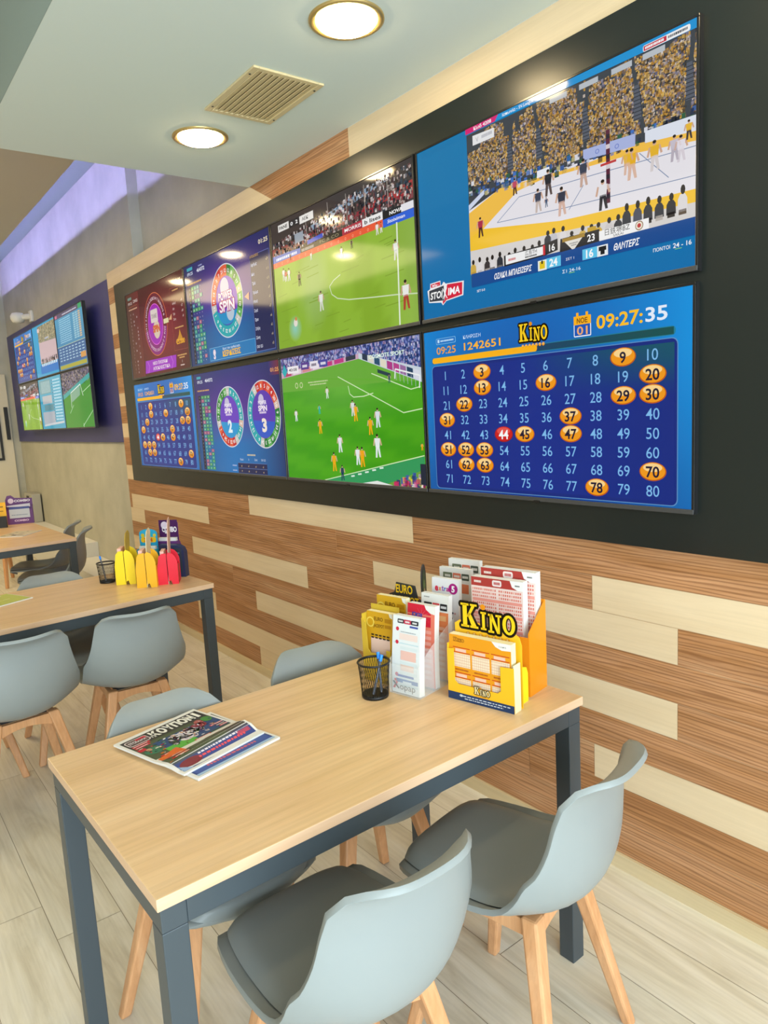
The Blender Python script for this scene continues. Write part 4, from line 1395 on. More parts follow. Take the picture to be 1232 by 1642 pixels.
def pencil_cup(x, y, label, pens, r=.043, h=.100):
    t = thing('pencil_cup', label, 'pencil cup', (x, y, ZT), 0, 'wire mesh pencil cups')
    m = MB()
    r0 = r * .84
    n = 40
    for k in range(n):                              # wire mesh: two families of slanting wires
        for sgn in (1, -1):
            a0 = 2 * PI * k / n
            a1 = a0 + sgn * .42
            m.bar((r0 * math.cos(a0), r0 * math.sin(a0), .006), (r * math.cos(a1), r * math.sin(a1), h - .004), .00055, n=3)
    m.build('mesh_wall', m_mesh, t)
    MB().lathe([(r0, 0), (r0 + .001, .006), (r0 - .001, .010), (r0 - .006, .010)], 32).build('base', m_mesh, t)
    q = MB()
    q.lathe([(r + .001, h - .006), (r + .003, h - .003), (r + .001, h), (r - .002, h - .001), (r - .002, h - .006), (r + .001, h - .006)], 32, close=False)
    q.build('rim', m_mesh, t)
    for i, (dx0, dy0, dx1, dy1, ln) in enumerate(pens):
        p = thing('pen', ('left' if i == 0 else 'right') + ' grey pen with blue cap in the cup beside ' + label.split(' beside ')[1], 'pen', (x, y, ZT), 0, 'pens in the mesh cups')
        a, b = Vector((dx0, dy0, .012)), Vector((dx1, dy1, ln))
        d = (b - a).normalized()
        MB().bar(a, b, .0034, n=8, sm=True).build('barrel', m_pen, p)
        MB().bar(b - d * .002, b + d * .016, .0046, n=8, sm=True).build('end_cap', m_penb, p)
    return t


pencil_cup(-1.507, -.776, 'black wire mesh pencil cup beside leaflet rack on nearest table', [(.012, -.015, .010, .016, .098), (.015, .010, -.004, .020, .101)])
pencil_cup(-3.585, -.868, 'black wire mesh pencil cup beside yellow card stand on middle table', [(.015, -.01, -.038, -.012, .112)])


def stack(name, label, cat, ex, loc, rz, w, h, d, art, tilt=0.0, side=None, group=None, bend=0.0):
    """a block of loose slips: paper block with a printed front"""
    t = thing(name, label, cat, loc, rz, group)
    t.rotation_euler = (tilt, 0, rz)
    m = MB()
    n = 6
    prof_f, prof_b = [], []
    for k in range(n + 1):
        z = h * k / n
        o = -bend * math.sin(PI * k / n)
        prof_f.append((o, z)); prof_b.append((o + d, z))
    pts = prof_f + prof_b[::-1]
    m.prism(pts, -w / 2, w / 2, 'YZ')
    m.build('paper_block', side or m_paper, t)
    p = Pic(w, h, .00012)
    art(p)
    f = (lambda X, Y, Z: (X, Y - .0006 - bend * math.sin(PI * max(0, min(1, (Z + h / 2) / h))), Z + h / 2))
    p.build('printed_front', m_print, t, mapf=f)
    return t


def sub(p, c, L=0):
    """background split in strips so that it follows a bent sheet"""
    for k in range(8):
        p.rect(0, k / 8, 1, (k + 1) / 8, c, L)


A0 = .212
ex = Vector((math.cos(A0), math.sin(A0), 0)); ey = Vector((-math.sin(A0), math.cos(A0), 0))


def at(base, a, b):
    v = Vector((base[0], base[1], 0)) + ex * a + ey * b
    return (v.x, v.y, ZT)


# --- amber holder with the round-cornered header
KB = (-1.164, -.600)                                 # front right bottom corner
kl = at(KB, -.10, 0)
t = thing('card_holder', 'amber card holder with large black and yellow wordmark, front of nearest table', 'card holder', kl, A0)
m = MB()
m.prism([(-.10, 0), (.10, 0), (.10, .118), (.062, .116), (.062, .052), (.052, .044), (-.068, .044), (-.078, .052), (-.079, .139), (-.099, .137)], 0, .0022)
m.build('front_panel', m_yel, t)
m = MB(); m.box(-.10, -.0975, .0022, .040, 0, .150); m.build('side_panel', m_yel, t)
m = MB(); m.box(.0975, .10, .0022, .033, 0, .125); m.build('side_panel', m_cream, t)
m = MB(); m.box(-.097, .097, .0022, .042, 0, .003); m.build('base_panel', m_yel, t)
pts = [(-.10, 0), (.10, 0), (.10, .165)] + [(.10 - .045 * (1 - math.cos(R(a))), .165 + .037 * math.sin(R(a))) for a in (30, 60, 90)] + [(-.085, .205), (-.10, .195)]
m = MB().prism(pts, .042, .0445)
m.build('header_panel', m_yel, t)
p = Pic(.24, .10, .00018)
kino_logo(p, .55, .5, .70, .92, 1)
p.build('wordmark', m_print, t, loc=(-.010, .0415, .211))
m = MB()
for s_ in (-1, 1):                                   # folded easel foot behind
    m.prism([(.0445, 0), (.095, 0), (.095, .075), (.088, .092), (.070, .098), (.0445, .14)], .085 * s_ - .001, .085 * s_ + .001, 'YZ')
m.build('easel_foot', m_yel2, t)
p = Pic(.2, .045, .00015)
p.rect(0, 0, 1, .46, '1c3a66', 1)
p.smear(.56, .31, .76, .055, 'd8e0ec', 2, 1); p.smear(.55, .17, .58, .055, 'd8e0ec', 2, 2); p.rect(.19, .24, .225, .38, 'd8e0ec', 2)
kino_logo(p, .53, .78, .24, .62, 2, 'ffe9b0', '2a1608')
p.build('front_print', m_print, t, loc=(0, -.0006, .0227))


def art_kino(p):
    sub(p, 'f0a01c')
    kino_logo(p, .16, .92, .18, .08, 2, 'f0a01c', '6a3a10', balls=False)
    p.poly([(.70, 1), (.76, .93), (.86, .89), (.97, .90), (1, .90), (1, 1)], 'f4f2ec', 2)
    p.text('5 λεπτά', .87, .945, .025, '404040', 3)
    for i in range(3):
        for j, (v1, v0) in enumerate(((.80, .50), (.40, .14))):
            u0 = .06 + .315 * i
            p.rect(u0, v1, u0 + .285, v1 + .012, 'c8281c', 2)
            p.rect(u0 + .04, v1 - .06, u0 + .22, v1 - .012, 'f4c8b4', 2)
            p.rect(u0, v1 - .075, u0 + .285, v1 - .063, 'c8281c', 2)
            p.rect(u0, v0, u0 + .285, v1 - .085, 'f8e4c8', 2)
            for k in range(9):
                p.line([(u0 + .03 * k + .015, v0), (u0 + .03 * k + .015, v1 - .085)], .004, 'd8a080', 3)
            for k in range(5):
                vv = v0 + (v1 - .085 - v0) * (k + .5) / 5
                p.line([(u0, vv), (u0 + .285, vv)], .005, 'd8a080', 3)
        p.smear(.20 + .315 * i, .455, .22, .025, 'b05a20', 2, i)


stack('betting_slips', 'amber number game slips standing in the amber card holder', 'betting slips', ex, at(KB, -.103, .008), A0, .186, .172, .022, art_kino, side=m_cream).location.z += .0032

# --- orange acrylic tray behind it
OB = (-1.226, -.402)
oc = at(OB, -.10, -.092)
t = thing('slip_tray', 'translucent orange acrylic tray behind the amber card holder', 'tray', oc, A0)
for x in (-.10, .0972):
    MB().prism([(0, 0), (.092, 0), (.092, .243), (0, .172)], x, x + .0028, 'YZ').build('side_panel', m_orange, t)
MB().box(-.0972, .0972, .089, .092, 0, .243).build('back_panel', m_orange, t)
MB().box(-.0972, .0972, 0, .003, 0, .16).build('front_panel', m_orange, t)
MB().box(-.0972, .0972, .003, .089, 0, .003).build('base_panel', m_orange, t)
MB().box(-.0972, .0972, .003, .089, .055, .058).build('shelf', m_orange, t)


def art_joker(p):
    sub(p, 'f2d8d0')
    p.rect(0, .90, 1, 1, 'b03a34', 1); p.smear(.13, .95, .14, .025, 'f4e0d8', 2, 2)
    p.rrect(.42, .915, .60, .985, .02, 'f0e0dc', 2); p.smear(.51, .95, .12, .03, 'c04040', 3, 3)
    p.poly([(.76, 1), (.80, .93), (.90, .90), (1, .895), (1, 1)], 'f4f2ee', 2); p.smear(.90, .95, .09, .016, '606060', 3, 1)
    for k in range(22):
        v = .865 - .040 * k
        if k % 4 == 3:
            p.rect(.02, v - .02, .98, v + .015, 'ec9a8c', 1); continue
        for j in range(24):
            if j == 12: continue
            u = .02 + .04 * j
            p.rect(u, v - .012, u + .026, v + .012, 'dc7868' if (k + j) % 5 else 'e8a898', 1)


stack('betting_slips', 'nearer stack of red headed pink grid slips in the orange tray', 'betting slips', ex, at(OB, -.108, -.068), A0, .160, .242, .024, art_joker, group='red headed grid slips').location.z += .0585
stack('betting_slips', 'rear stack of red headed pink grid slips in orange tray, standing higher', 'betting slips', ex, at(OB, -.092, -.036), A0, .168, .262, .026, art_joker, group='red headed grid slips').location.z += .0585

# --- clear leaflet rack with two columns of tiers
A1 = .21
exr = Vector((math.cos(A1), math.sin(A1), 0)); eyr = Vector((-math.sin(A1), math.cos(A1), 0))
RB = Vector((-1.401, -.706, 0))                      # front right corner of the rack


def ar(a, b, z=0.0):
    v = RB + exr * a + eyr * b
    return (v.x, v.y, ZT + z)


rk = thing('leaflet_rack', 'clear acrylic tiered leaflet rack between pencil cup and amber holder', 'leaflet rack', ar(-.0505, 0), A1)
tiers = [(-.004, 0.002, .150), (.066, .002, .21), (.136, .002, .26)]
for dy, z, h in tiers:
    m = MB()
    m.prism([(-.050, z), (.050, z), (.050, z + h * .55), (-.050, z + h * .55)], dy - .0035, dy - .0015)
    m.build('pocket_front', m_clear, rk)
for x in (-.0522, .0502):
    m = MB()
    m.prism([(-.004, 0), (.165, 0), (.165, .18), (.13, .165), (.06, .13), (-.004, .09)], x, x + .002, 'YZ')
    m.build('side_panel', m_clear, rk)
MB().box(-.050, .050, -.004, .165, 0, .002).build('base_panel', m_clear, rk)
p = Pic(.094, .045, .00015)
p.text('opap', .62, .5, .42, '3a3a42', 1, wu=.56, bold=-.002)
p.poly([(.08, .30), (.16, .30), (.28, .72), (.22, .78)], 'c82030', 1); p.poly([(.28, .30), (.33, .34), (.14, .76), (.08, .72)], '303038', 2); p.disc(.19, .84, .09, 'c82030', 2, 10)
p.build('front_print', m_print, rk, loc=(0, -.0042, .026))


def art_leaflet(p):
    sub(p, 'e9eef0')
    p.rect(.05, .10, .95, .66, 'c8dfe6', 1)
    for k in range(8):
        p.rect(.30, .12 + .065 * k, .92, .16 + .065 * k, 'dde8ea', 2)
    for i, (u0, u1, c) in enumerate(((.17, .40, '30343c'), (.40, .66, 'c83050'), (.66, .93, '30343c'))):
        p.rrect(u0, .905, u1, .96, .01, c, 2); p.smear((u0 + u1) / 2, .932, .16, .022, 'f0f0f0', 3, i)
    p.rect(.62, .865, .92, .89, '4858a8', 2); p.smear(.58, .80, .55, .012, '9aa4ac', 2, 4)
    for v in (.83, .66, .24):
        p.disc(.18, v, .026, 'd03048', 3, 12)
    p.rect(.26, .70, .92, .78, 'f2dcd4', 2); p.rect(.32, .44, .88, .56, 'f0c4b8', 3); p.rect(.32, .30, .80, .38, 'f0d4c8', 3)
    p.rect(.16, .215, .80, .245, '4a6ab0', 3); p.rect(.15, .14, .95, .19, '5a7eb4', 3); p.rect(.40, .135, .72, .165, 'dde8f0', 4)


def art_red(p):
    sub(p, 'f0836c')
    p.rect(0, .74, .86, 1, 'd8203a', 1)
    for k in range(12):
        t_ = 2 * PI * k / 12
        p.poly([(.52 + .05 * math.cos(t_ - .1), .86 + .025 * math.sin(t_ - .1)), (.52 + .34 * math.cos(t_), .86 + .11 * math.sin(t_)), (.52 + .05 * math.cos(t_ + .1), .86 + .025 * math.sin(t_ + .1))], 'f08a98', 2)
    p.text('JOKER', .36, .87, .055, '2a4ab0', 3, wu=.42, bold=.04, rot=-.1)
    p.poly([(.62, 1), (.68, .95), (.84, .91), (1, .90), (1, 1)], 'f2f0ea', 3)
    for k in range(9):
        p.rect(.08, .66 - .07 * k, .88, .70 - .07 * k, 'f4a898', 2)


def art_new(p):
    sub(p, 'f08a54')
    p.rect(0, .80, 1, 1, 'ecebe6', 1); p.smear(.2, .96, .2, .012, '808080', 2, 1)
    for i, (u0, u1, c) in enumerate(((.10, .40, '26282c'), (.42, .68, 'd84a50'), (.70, .96, '26282c'))):
        p.rrect(u0, .82, u1, .90, .01, c, 2); p.smear((u0 + u1) / 2, .86, .20, .028, 'f0f0f0', 3, i + 7)
    p.rect(.06, .70, .92, .76, 'f4b87c', 2)
    for k in range(8):
        p.rect(.10, .10 + .07 * k, .86, .14 + .07 * k, 'f6b898', 2)


def art_extra(p):
    sub(p, 'ece9ea')
    p.text('e', .18, .90, .075, 'e02848', 2, wu=.13, bold=.04); p.text('x', .31, .895, .055, 'f08a30', 2, wu=.11, bold=.03)
    p.text('t', .41, .90, .065, '9a3ab0', 2, wu=.07, bold=.03); p.text('r', .50, .895, .055, '3a7ac8', 2, wu=.08, bold=.03); p.text('a', .60, .895, .055, 'c83a90', 2, wu=.11, bold=.03)
    p.disc(.80, .90, .058, 'b01880', 2, 18); p.text('5', .80, .90, .065, 'ffffff', 3, bold=.04)
    p.rect(.45, .80, .62, .825, 'c02060', 2)
    r = random.Random(6)
    for k in range(22):
        p.disc(r.uniform(.1, .92), r.uniform(.05, .70), .012, r.choice(['c04a50', '503a48', 'd8a0a0']), 2, 8)


def art_games(p):
    sub(p, 'ece9e4')
    for i, (u0, u1, c) in enumerate(((.12, .42, '707860'), (.44, .70, 'e0785c'), (.72, .96, '50584c'))):
        p.rrect(u0, .88, u1, .95, .008, c, 2); p.smear((u0 + u1) / 2, .915, .18, .025, 'f4f0e8', 3, i)
    p.rect(.08, .74, .94, .84, 'e8845c', 2)
    for k in range(8):
        p.rect(.08, .08 + .08 * k, .92, .12 + .08 * k, 'e0dcd6', 2)


GL_ = 'leaflet stacks in the clear rack'
for (a, b_, z, h, art, lb, d, tl) in (
        (-.0505, .002, .003, .212, art_leaflet, 'white and pale blue rules leaflets at the front of clear rack', .022, .10),
        (-.0505, .074, .003, .229, art_red, 'red topped salmon slips in second tier of clear rack', .020, .06),
        (-.0505, .142, .003, .243, art_new, 'orange slips with white header in third tier of clear rack', .018, .04),
        (-.062, .214, .0, .275, art_extra, 'white leaflets with a multicoloured five logo just behind clear rack', .016, .02)):
    s_ = stack('leaflets', lb, 'leaflets', exr, ar(a, b_, z), A1, .094, h, d, art, tilt=-tl, group=GL_, bend=.004)
for i, (a, b_, z, h) in enumerate(((-.088, .300, .0, .285), (-.078, .335, .0, .305))):
    stack('leaflets', 'white leaflets with three badge header behind the clear rack, ' + ('lower one in front' if i == 0 else 'taller one at back'), 'leaflets', exr, ar(a, b_, z), A1, .112, h, .016, art_games, tilt=-.02)


# --- mustard holder left of the rack
def art_euro(p):
    sub(p, 'd8a520')
    p.rect(.16, .18, .90, .62, 'f0cfc0', 1)
    for v in (.62, .18, .66):
        for k in range(5):
            p.rect(.17 + .15 * k, v - .012, .28 + .15 * k, v + .012, '40301c', 2)
    p.ring(.14, .84, .055, .075, 'f4d860', 2, 14)
    p.text('EURO', .46, .90, .055, '7a5208', 2, wu=.34, bold=.03); p.text('JACKPOT', .47, .80, .050, '7a5208', 2, wu=.42, bold=.03)
    p.rect(.70, .86, .95, .92, 'b8820c', 2); p.rect(.70, .78, .95, .83, 'b8820c', 2)
    p.poly([(.86, 1), (.90, .95), (1, .93), (1, 1)], 'f0eee4', 3)


eb = ar(-.174, .030)
t = thing('card_holder', 'mustard yellow card holder behind pencil cup, left of clear rack', 'card holder', eb, A1)
m = MB()
m.prism([(-.052, 0), (.052, 0), (.052, .10), (.036, .10), (.036, .085), (-.024, .085), (-.032, .095), (-.036, .172), (-.052, .182)], 0, .0022)
m.build('front_panel', m_must, t)
MB().box(-.052, -.0498, .0022, .045, 0, .195).build('side_panel', m_must, t)
MB().box(-.052, .052, .045, .0472, 0, .215).build('back_panel', m_must, t)
MB().box(-.0498, .052, .0022, .045, 0, .002).build('base_panel', m_must, t)
s1 = stack('betting_slips', 'golden jackpot slips at front of mustard card holder', 'betting slips', exr, ar(-.174, .040, .003), A1, .096, .198, .020, art_euro, tilt=-.06, group='golden jackpot slips', side=m_cream)
s2 = stack('betting_slips', 'golden jackpot slips in rear pocket, behind the mustard card holder', 'betting slips', exr, ar(-.170, .092, .0), A1, .108, .236, .018, art_euro, tilt=-.04, group='golden jackpot slips', side=m_cream)
t = thing('sign_card', 'black and gold jackpot sign rising behind the golden slips', 'sign', ar(-.168, .160), A1)
m = MB(); m.prism([(-.06, 0), (.06, 0), (.06, .216), (.048, .224), (.040, .258), (-.030, .262), (-.038, .232), (-.058, .224)], 0, .003)
m.build('board', m_plate, t)
p = Pic(.12, .07, .0002)
p.text('EURO', .50, .74, .36, 'e8b81c', 1, wu=.52, bold=.03); p.text('JACKPOT', .50, .26, .34, 'e8b81c', 1, wu=.90, bold=.03)
p.build('lettering', m_print, t, loc=(0, -.0006, .228))
t = thing('sign_card', 'narrow round-topped dark green picture card behind the clear rack', 'sign', ar(-.152, .235), 2.22)
m = MB(); m.prism([(-.032, 0), (.032, 0), (.032, .26)] + [(.032 * math.cos(R(a)), .26 + .045 * math.sin(R(a))) for a in range(20, 180, 20)] + [(-.032, .26)], 0, .003)
m.build('board', m_plate, t)
p = Pic(.06, .14, .0002)
p.ell(.5, .5, .46, .46, '2c4a30', 1, 18); p.ell(.55, .25, .3, .24, 'b02a2c', 2, 14); p.ell(.5, .62, .2, .12, '6a8a50', 2, 12); p.ell(.48, .47, .16, .08, 'd8b8a0', 3, 10)
p.build('print', m_print, t, loc=(0, -.0006, .225))

# --- newspapers: two folded issues, one over the other
def newspaper(x, y, rz, z, w, h, th, label, top):
    t = thing('newspaper', label, 'newspaper', (x, y, ZT + z), rz, 'sports newspapers on nearest table')
    def lift(X, Y):
        k = max(0, -Y / h - .12)
        return .016 * math.sin(min(1, k / .30) * PI) * (.35 + .65 * (X / w + .5)) if top else .004 * k
    m = MB()
    nx, ny = 9, 13
    for lv in (0, 1):
        m.grid(lambda a, b: ((a - .5) * w, (b - .5) * h, lift((a - .5) * w, (b - .5) * h) * (1 if lv else .55) + (th if lv else 0)), nx, ny)
    o = nx * ny
    ring = [i * ny for i in range(nx)] + [(nx - 1) * ny + j for j in range(1, ny)] + [i * ny + ny - 1 for i in range(nx - 2, -1, -1)] + [j for j in range(ny - 2, 0, -1)]
    for a, b in zip(ring, ring[1:] + ring[:1]):
        m.face((a, b, b + o, a + o))
    m.build('pages', m_paper, t)
    p = Pic(w, h, .00014)
    p.field(lambda u, v: lin('eceae4'), 6, 12, 0)
    def bg(u, v):
        if v > .78: return lin('33322c')
        if v < .18: return lin('2f4486')
        c = lin('4f5a3c') if u < .75 else lin('4a4438')
        return c
    p.field(bg, 14, 22, 1, .03, .03, .97, .95)
    if top:
        p.field(lambda u, v: lin('37561f') if v < .45 else lin('2c4a78'), 8, 8, 2, .22, .42, .97, .70)
        p.field(lambda u, v: lin('5cb040'), 5, 3, 3, .22, .38, .55, .52)
        for i, ch_ in enumerate('ΚΟΥΠΟΝΙ'):
            p.text(ch_, .375 + .088 * i, .862, .115, 'f6f4ea', 4, wu=.084 if ch_ != 'Ι' else .040, bold=.06)
        p.text('ΤΟ', .335, .82, .035, 'f6f4ea', 4, bold=.03)
        p.rrect(.05, .80, .30, .925, .03, 'e8dcd8', 4); p.rrect(.06, .81, .29, .915, .025, '5a4a48', 5); p.text('STOIXIMA', .175, .865, .045, 'f0e8e8', 6, wu=.20, bold=.02); p.rect(.17, .87, .285, .91, 'c83040', 6)
        r = random.Random(9)
        for (cx_, cy_, a, b_, c) in ((.56, .60, .15, .08, 'ece6ea'), (.50, .54, .08, .06, 'dcd4dc'), (.62, .66, .06, .035, 'd8b09a'), (.40, .62, .05, .04, '201c1c'), (.36, .55, .04, .07, '2c3828'), (.74, .64, .10, .06, '8a2a38'), (.80, .70, .05, .05, 'b06058'), (.68, .55, .06, .04, '3a3a70'), (.44, .66, .03, .03, 'c89878'), (.90, .70, .06, .06, '4a8a3a')):
            p.ell(cx_, cy_, a, b_, c, 5, 14)
        for k in range(130):
            a, b_ = r.gauss(.58, .16), r.gauss(.58, .07)
            if .30 < a < .94 and .44 < b_ < .72:
                q = r.uniform(0, 6.3); d1, d2 = r.uniform(.012, .035), r.uniform(.006, .016)
                p.poly([(a + d1 * math.cos(q), b_ + d1 * math.sin(q)), (a - d2 * math.sin(q), b_ + d2 * math.cos(q)), (a - d1 * math.cos(q), b_ - d1 * math.sin(q)), (a + d2 * math.sin(q), b_ - d2 * math.cos(q))],
                       r.choice(['f0eef0', 'e4dce4', '26242c', '8a2430', 'c89878', '2c3c6a', 'd8d0dc', '5a2030', '3c5c30', 'b8a8b0']), 6)
        for k in range(60):
            a, b_ = r.uniform(.05, .30), r.uniform(.24, .70)
            p.rect(a, b_, a + r.uniform(.015, .05), b_ + r.uniform(.008, .02), r.choice(['2c5a40', 'c82c30', 'e07828', 'e8d8c8', '402820', '98302c', '6aa080']), 5)
        p.rect(.05, .76, .25, .79, 'd02838', 4); p.rect(.05, .72, .22, .75, 'd02838', 4); p.smear(.14, .775, .16, .014, 'f0e0e0', 5, 3); p.smear(.13, .735, .13, .014, 'f0e0e0', 5, 4)
        p.ell(.15, .58, .10, .07, '3a7a5a', 4, 14); p.ell(.12, .62, .03, .03, 'c89878', 5, 10); p.rect(.04, .64, .12, .70, 'c82030', 4)
        p.poly([(.04, .22), (.30, .30), (.30, .46), (.04, .40)], 'e87020', 4)
        for k in range(4):
            p.rect(.10, .255 + .05 * k, .30, .285 + .05 * k, 'd03020', 5); p.smear(.22, .27 + .05 * k, .16, .014, 'f4e8e0', 6, k)
        for (u, v, w_) in ((.50, .40, .20), (.55, .33, .20), (.50, .36, .14), (.80, .52, .18), (.86, .45, .18), (.84, .48, .12)):
            p.rect(u, v, min(.96, u + w_), v + .028, 'c8242c' if v not in (.36, .48) else '38352c', 4); p.smear(u + w_ / 2, v + .014, w_ * .85, .014, 'f2eae6', 5, int(u * 99))
        p.line([(.03, .20), (.97, .20)], .010, 'e8e8ee', 4)
        p.smear(.55, .155, .50, .020, 'e6e2ec', 4, 12); p.smear(.57, .115, .58, .022, 'e05058', 4, 13)
        p.ell(.18, .11, .13, .05, '7a2030', 4, 14)
        p.poly([(.03, .03), (.14, .03), (.03, .12)], '9ab4d8', 4)
        p.smear(.86, .135, .16, .04, 'c8485a', 4, 15)
    else:
        p.rect(.05, .05, .95, .30, '3a56a0', 3); p.smear(.5, .20, .7, .03, 'e0e8f0', 4, 3); p.smear(.5, .12, .6, .03, 'd86070', 4, 4); p.rect(.03, .03, .97, .06, 'a8c8e8', 4)
    p.build('front_page', m_print, t, mapf=lambda X, Y, Z: (X, Z, th + .0005 - Y + lift(X, Z)))
    return t


newspaper(-1.565, -1.243, R(103), .0, .235, .27, .005, 'lower sports newspaper, its blue edge peeking out under the other', False)
newspaper(-1.598, -1.268, R(105.5), .0075, .236, .268, .004, 'upper sports newspaper with football cover on nearest table', True)


def leaflet_flat(x, y, rz, w, h, cols, label):
    t = thing('newspaper', label, 'newspaper', (x, y, ZT), rz, 'papers on the farther tables')
    MB().box(-w / 2, w / 2, -h / 2, h / 2, 0, .004).build('pages', m_paper, t)
    p = Pic(w, h, .0002)
    p.rect(.02, .02, .98, .98, cols[0], 1)
    r = random.Random(len(label))
    for k in range(16):
        u, v = r.uniform(.05, .75), r.uniform(.05, .85)
        p.rect(u, v, u + r.uniform(.08, .22), v + r.uniform(.03, .1), r.choice(cols[1:]), 2)
    p.build('front_page', m_print, t, mapf=lambda X, Y, Z: (X, Z, .0044 - Y))
    return t


leaflet_flat(-3.585, -1.375, R(112), .26, .20, ['c4cc60', 'b8c850', 'd0d858', 'e8e4a0', '8a9a30', 'e09060', 'f0ecd0'], 'green and orange leaflet at left edge of middle table')
leaflet_flat(-5.83, -.84, R(50), .20, .27, ['d8ccb0', '8a8478', 'c8c0b0', '6a6a60', 'e8e0d0', '50586a'], 'black and white newspaper open on farthest table')

# --- coloured card stands of the middle table, seen from behind
def stand_side(x, y, rz, m, mh, label, h=.165, top=.25):
    """card stand seen from its end: side panels with clipped corners, the header card edge-on between them"""
    t = thing('card_stand', label, 'card stand', (x, y, ZT), rz, 'coloured card stands on middle table')
    for xx in (0, .098):
        MB().prism([(.0018, 0), (.047, 0), (.046, h * .55), (.037, h * .90), (.024, h * .99), (.0018, h)], xx, xx + .002, 'YZ').build('front_side', m, t)
        MB().prism([(-.002, .014), (-.012, .020), (-.018, 0), (-.047, 0), (-.048, h * .72), (-.040, h * .88), (-.028, h * .98), (-.012, h * 1.03), (-.002, h * .98)], xx - .004, xx - .002, 'YZ').build('rear_side', m, t)
    MB().box(.002, .098, .043, .045, 0, h * .5).build('front_panel', m, t)
    MB().box(.002, .098, -.046, -.044, 0, h * .6).build('rear_panel', m, t)
    MB().box(.010, .090, .012, .030, .004, h * 1.06).build('slips', m_pinkp, t)
    hd = MB().prism([(0, 0), (.10, 0), (.10, top * .93), (.07, top), (.02, top * .97), (.0, top * .86)], -.001, .0015).build('header_panel', mh, t)
    hd.rotation_euler = (.06, 0, 0)
    return t


stand_side(-3.455, -.818, 2.62, m_yel2, m_must, 'bright yellow card stand seen end-on beside the mesh pencil cup', top=.255)
stand_side(-3.305, -.768, 2.60, m_yel, m_cream, 'orange card stand seen end-on between the yellow and the red ones', top=.275)
stand_side(-3.285, -.672, 2.66, m_red, m_pinkp, 'bright red card stand with tall salmon card, seen end-on on middle table', .150, .315)


def header_card(x, y, rz, m, w, h, label, art, tall):
    t = thing('card_stand', label, 'card stand', (x, y, ZT), rz, 'coloured card stands on middle table')
    a = MB(); a.prism([(-w / 2, 0), (w / 2, 0), (w / 2, h * .55), (w * .44, h * .62), (-w * .44, h * .62), (-w / 2, h * .55)], 0, .03); a.build('pocket', m, t)
    a = MB(); a.prism([(-w * .4, 0), (w * .4, 0), (w * .42, h * .94)] + [(w * .42 * math.cos(R(k)), h * .94 + h * .06 * math.sin(R(k)) * tall) for k in range(20, 180, 20)] + [(-w * .42, h * .94)], .030, .033); a.build('header', m, t)
    p = Pic(w * .82, h * .36, .0003)
    art(p)
    p.build('lettering', m_print, t, loc=(0, .0294, h * .82))
    a = MB(); a.box(-w * .38, w * .38, .010, .026, h * .60, h * .68); a.build('slip_edge', m_paper, t)
    return t


def art_super(p):
    p.rect(.0, .0, 1, .45, '1a9ac8', 1); p.disc(.55, .74, .24, '28b4d0', 2, 16); p.disc(.20, .72, .12, 'd8c840', 2, 12); p.disc(.86, .72, .10, 'd8c840', 2, 12)
    p.rrect(.08, .30, .94, .62, .12, 'e8c020', 3); p.text('3&4', .5, .46, .24, 'c85a18', 4, bold=.05)


def art_bingo(p):
    p.rect(0, 0, 1, 1, '4a1c5a', 1); p.disc(.30, .72, .20, 'e8d8ec', 2, 14); p.text('COMBO', .55, .52, .26, 'f4ecf6', 3, wu=.80, bold=.05); p.rect(.30, .30, .42, .46, 'f4ecf6', 3)


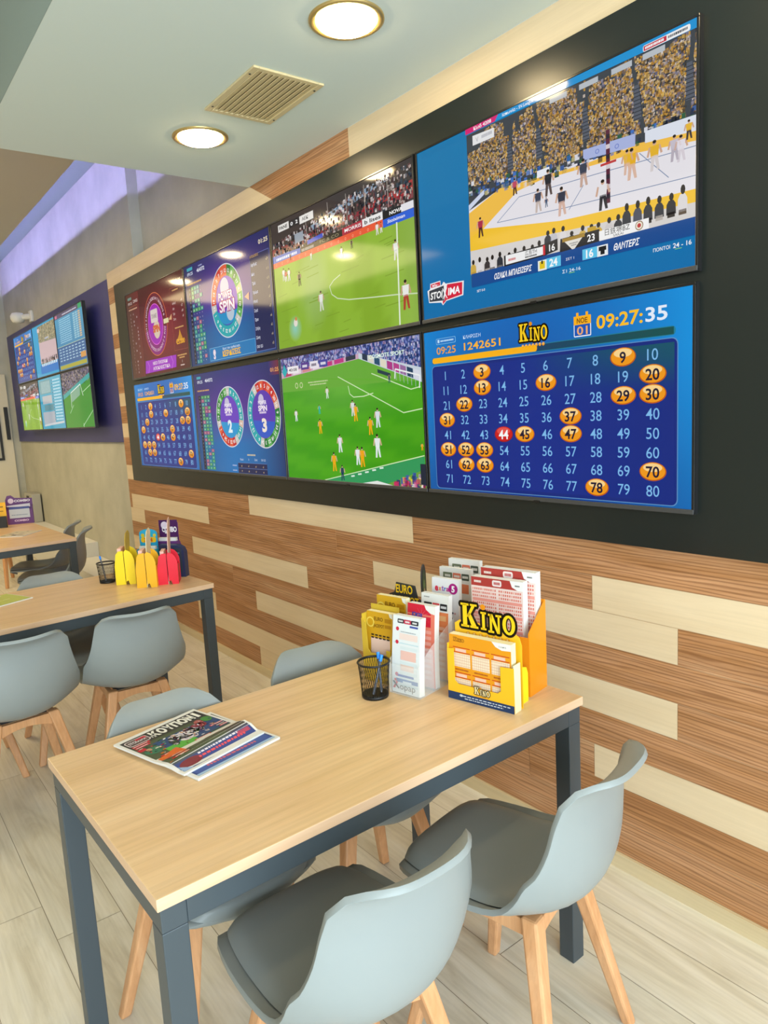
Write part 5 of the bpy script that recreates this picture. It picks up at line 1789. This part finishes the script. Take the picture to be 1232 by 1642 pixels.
header_card(-3.50, -.690, .75, m_blue, .115, .235, 'cyan card stand with yellow lettering behind the orange stand', art_super, 1.6)
header_card(-3.50, -.585, .70, m_vio, .125, .275, 'plum purple card stand behind the red stand on middle table', art_bingo, .9)
t = thing('slip_tray', 'dark navy slip holder with a rounded corner behind the red stand', 'tray', (-3.415, -.588, ZT), .75)
a = MB(); a.prism([(-.075, 0), (.055, 0), (.055, .125), (.045, .148), (.02, .160), (-.075, .163)], 0, .04); a.build('body', m_navy, t)
p = Pic(.11, .12, .0003); p.rect(0, 0, 1, 1, '3a4452', 1); p.smear(.5, .8, .8, .06, '8a98a8', 2, 2); p.smear(.5, .55, .8, .06, '5a6878', 2, 3)
p.build('print', m_print, t, loc=(-.012, -.0006, .085))
# --- farthest table
t = thing('card_holder', 'purple card holder with white lettering on farthest table', 'card holder', (-6.457, -.71, ZT), 1.245)
m = MB(); m.prism([(-.10, 0), (.10, 0), (.10, .12), (.075, .12), (.07, .05), (-.07, .05), (-.075, .12), (-.10, .12)], 0, .003); m.build('front_panel', m_vio, t)
m = MB(); m.prism([(-.10, 0), (.10, 0), (.10, .205), (.02, .21), (-.03, .215), (-.055, .238), (-.085, .235), (-.10, .20)], .03, .033); m.build('header_panel', m_vio, t)
MB().box(-.10, -.097, .003, .03, 0, .15).build('side_panel', m_vio, t); MB().box(.097, .10, .003, .03, 0, .15).build('side_panel', m_vio, t)
p = Pic(.20, .23, .0003)
p.rect(.12, .22, .88, .62, 'd0d8e0', 2); p.rect(.12, .54, .88, .62, '4a58a0', 3); p.smear(.5, .33, .6, .03, '8898b0', 3, 2); p.poly([(.06, .68), (.92, .72), (.92, .60), (.06, .64)], 'd8d8e8', 2)
p.build('slip', m_print, t, loc=(0, -.0008, .115))
p = Pic(.20, .06, .0003)
p.text('COMBO', .62, .52, .30, 'f0e8f4', 2, wu=.60, bold=.05); p.disc(.20, .55, .36, 'e8d4e8', 2, 14)
p.build('lettering', m_print, t, loc=(0, .0295, .188))
p = Pic(.12, .03, .0003); p.text('COMBO', .5, .5, .5, 'e8c8e8', 1, wu=.9, bold=.05); p.build('lettering', m_print, t, loc=(.01, -.0008, .030))
t = thing('card_holder', 'yellow topped card holder cut by the left edge on farthest table', 'card holder', (-6.36, -.93, ZT), 1.2)
MB().box(-.10, .10, .04, .043, 0, .20).build('header_panel', m_yel, t)
MB().box(-.10, .10, 0, .035, 0, .09).build('pocket', m_plate, t)
p = Pic(.2, .10, .0003); p.smear(.6, .3, .6, .07, '4a2a08', 1, 4); p.smear(.6, .65, .6, .08, '4a2a08', 1, 5); p.build('lettering', m_print, t, loc=(0, .0392, .15))
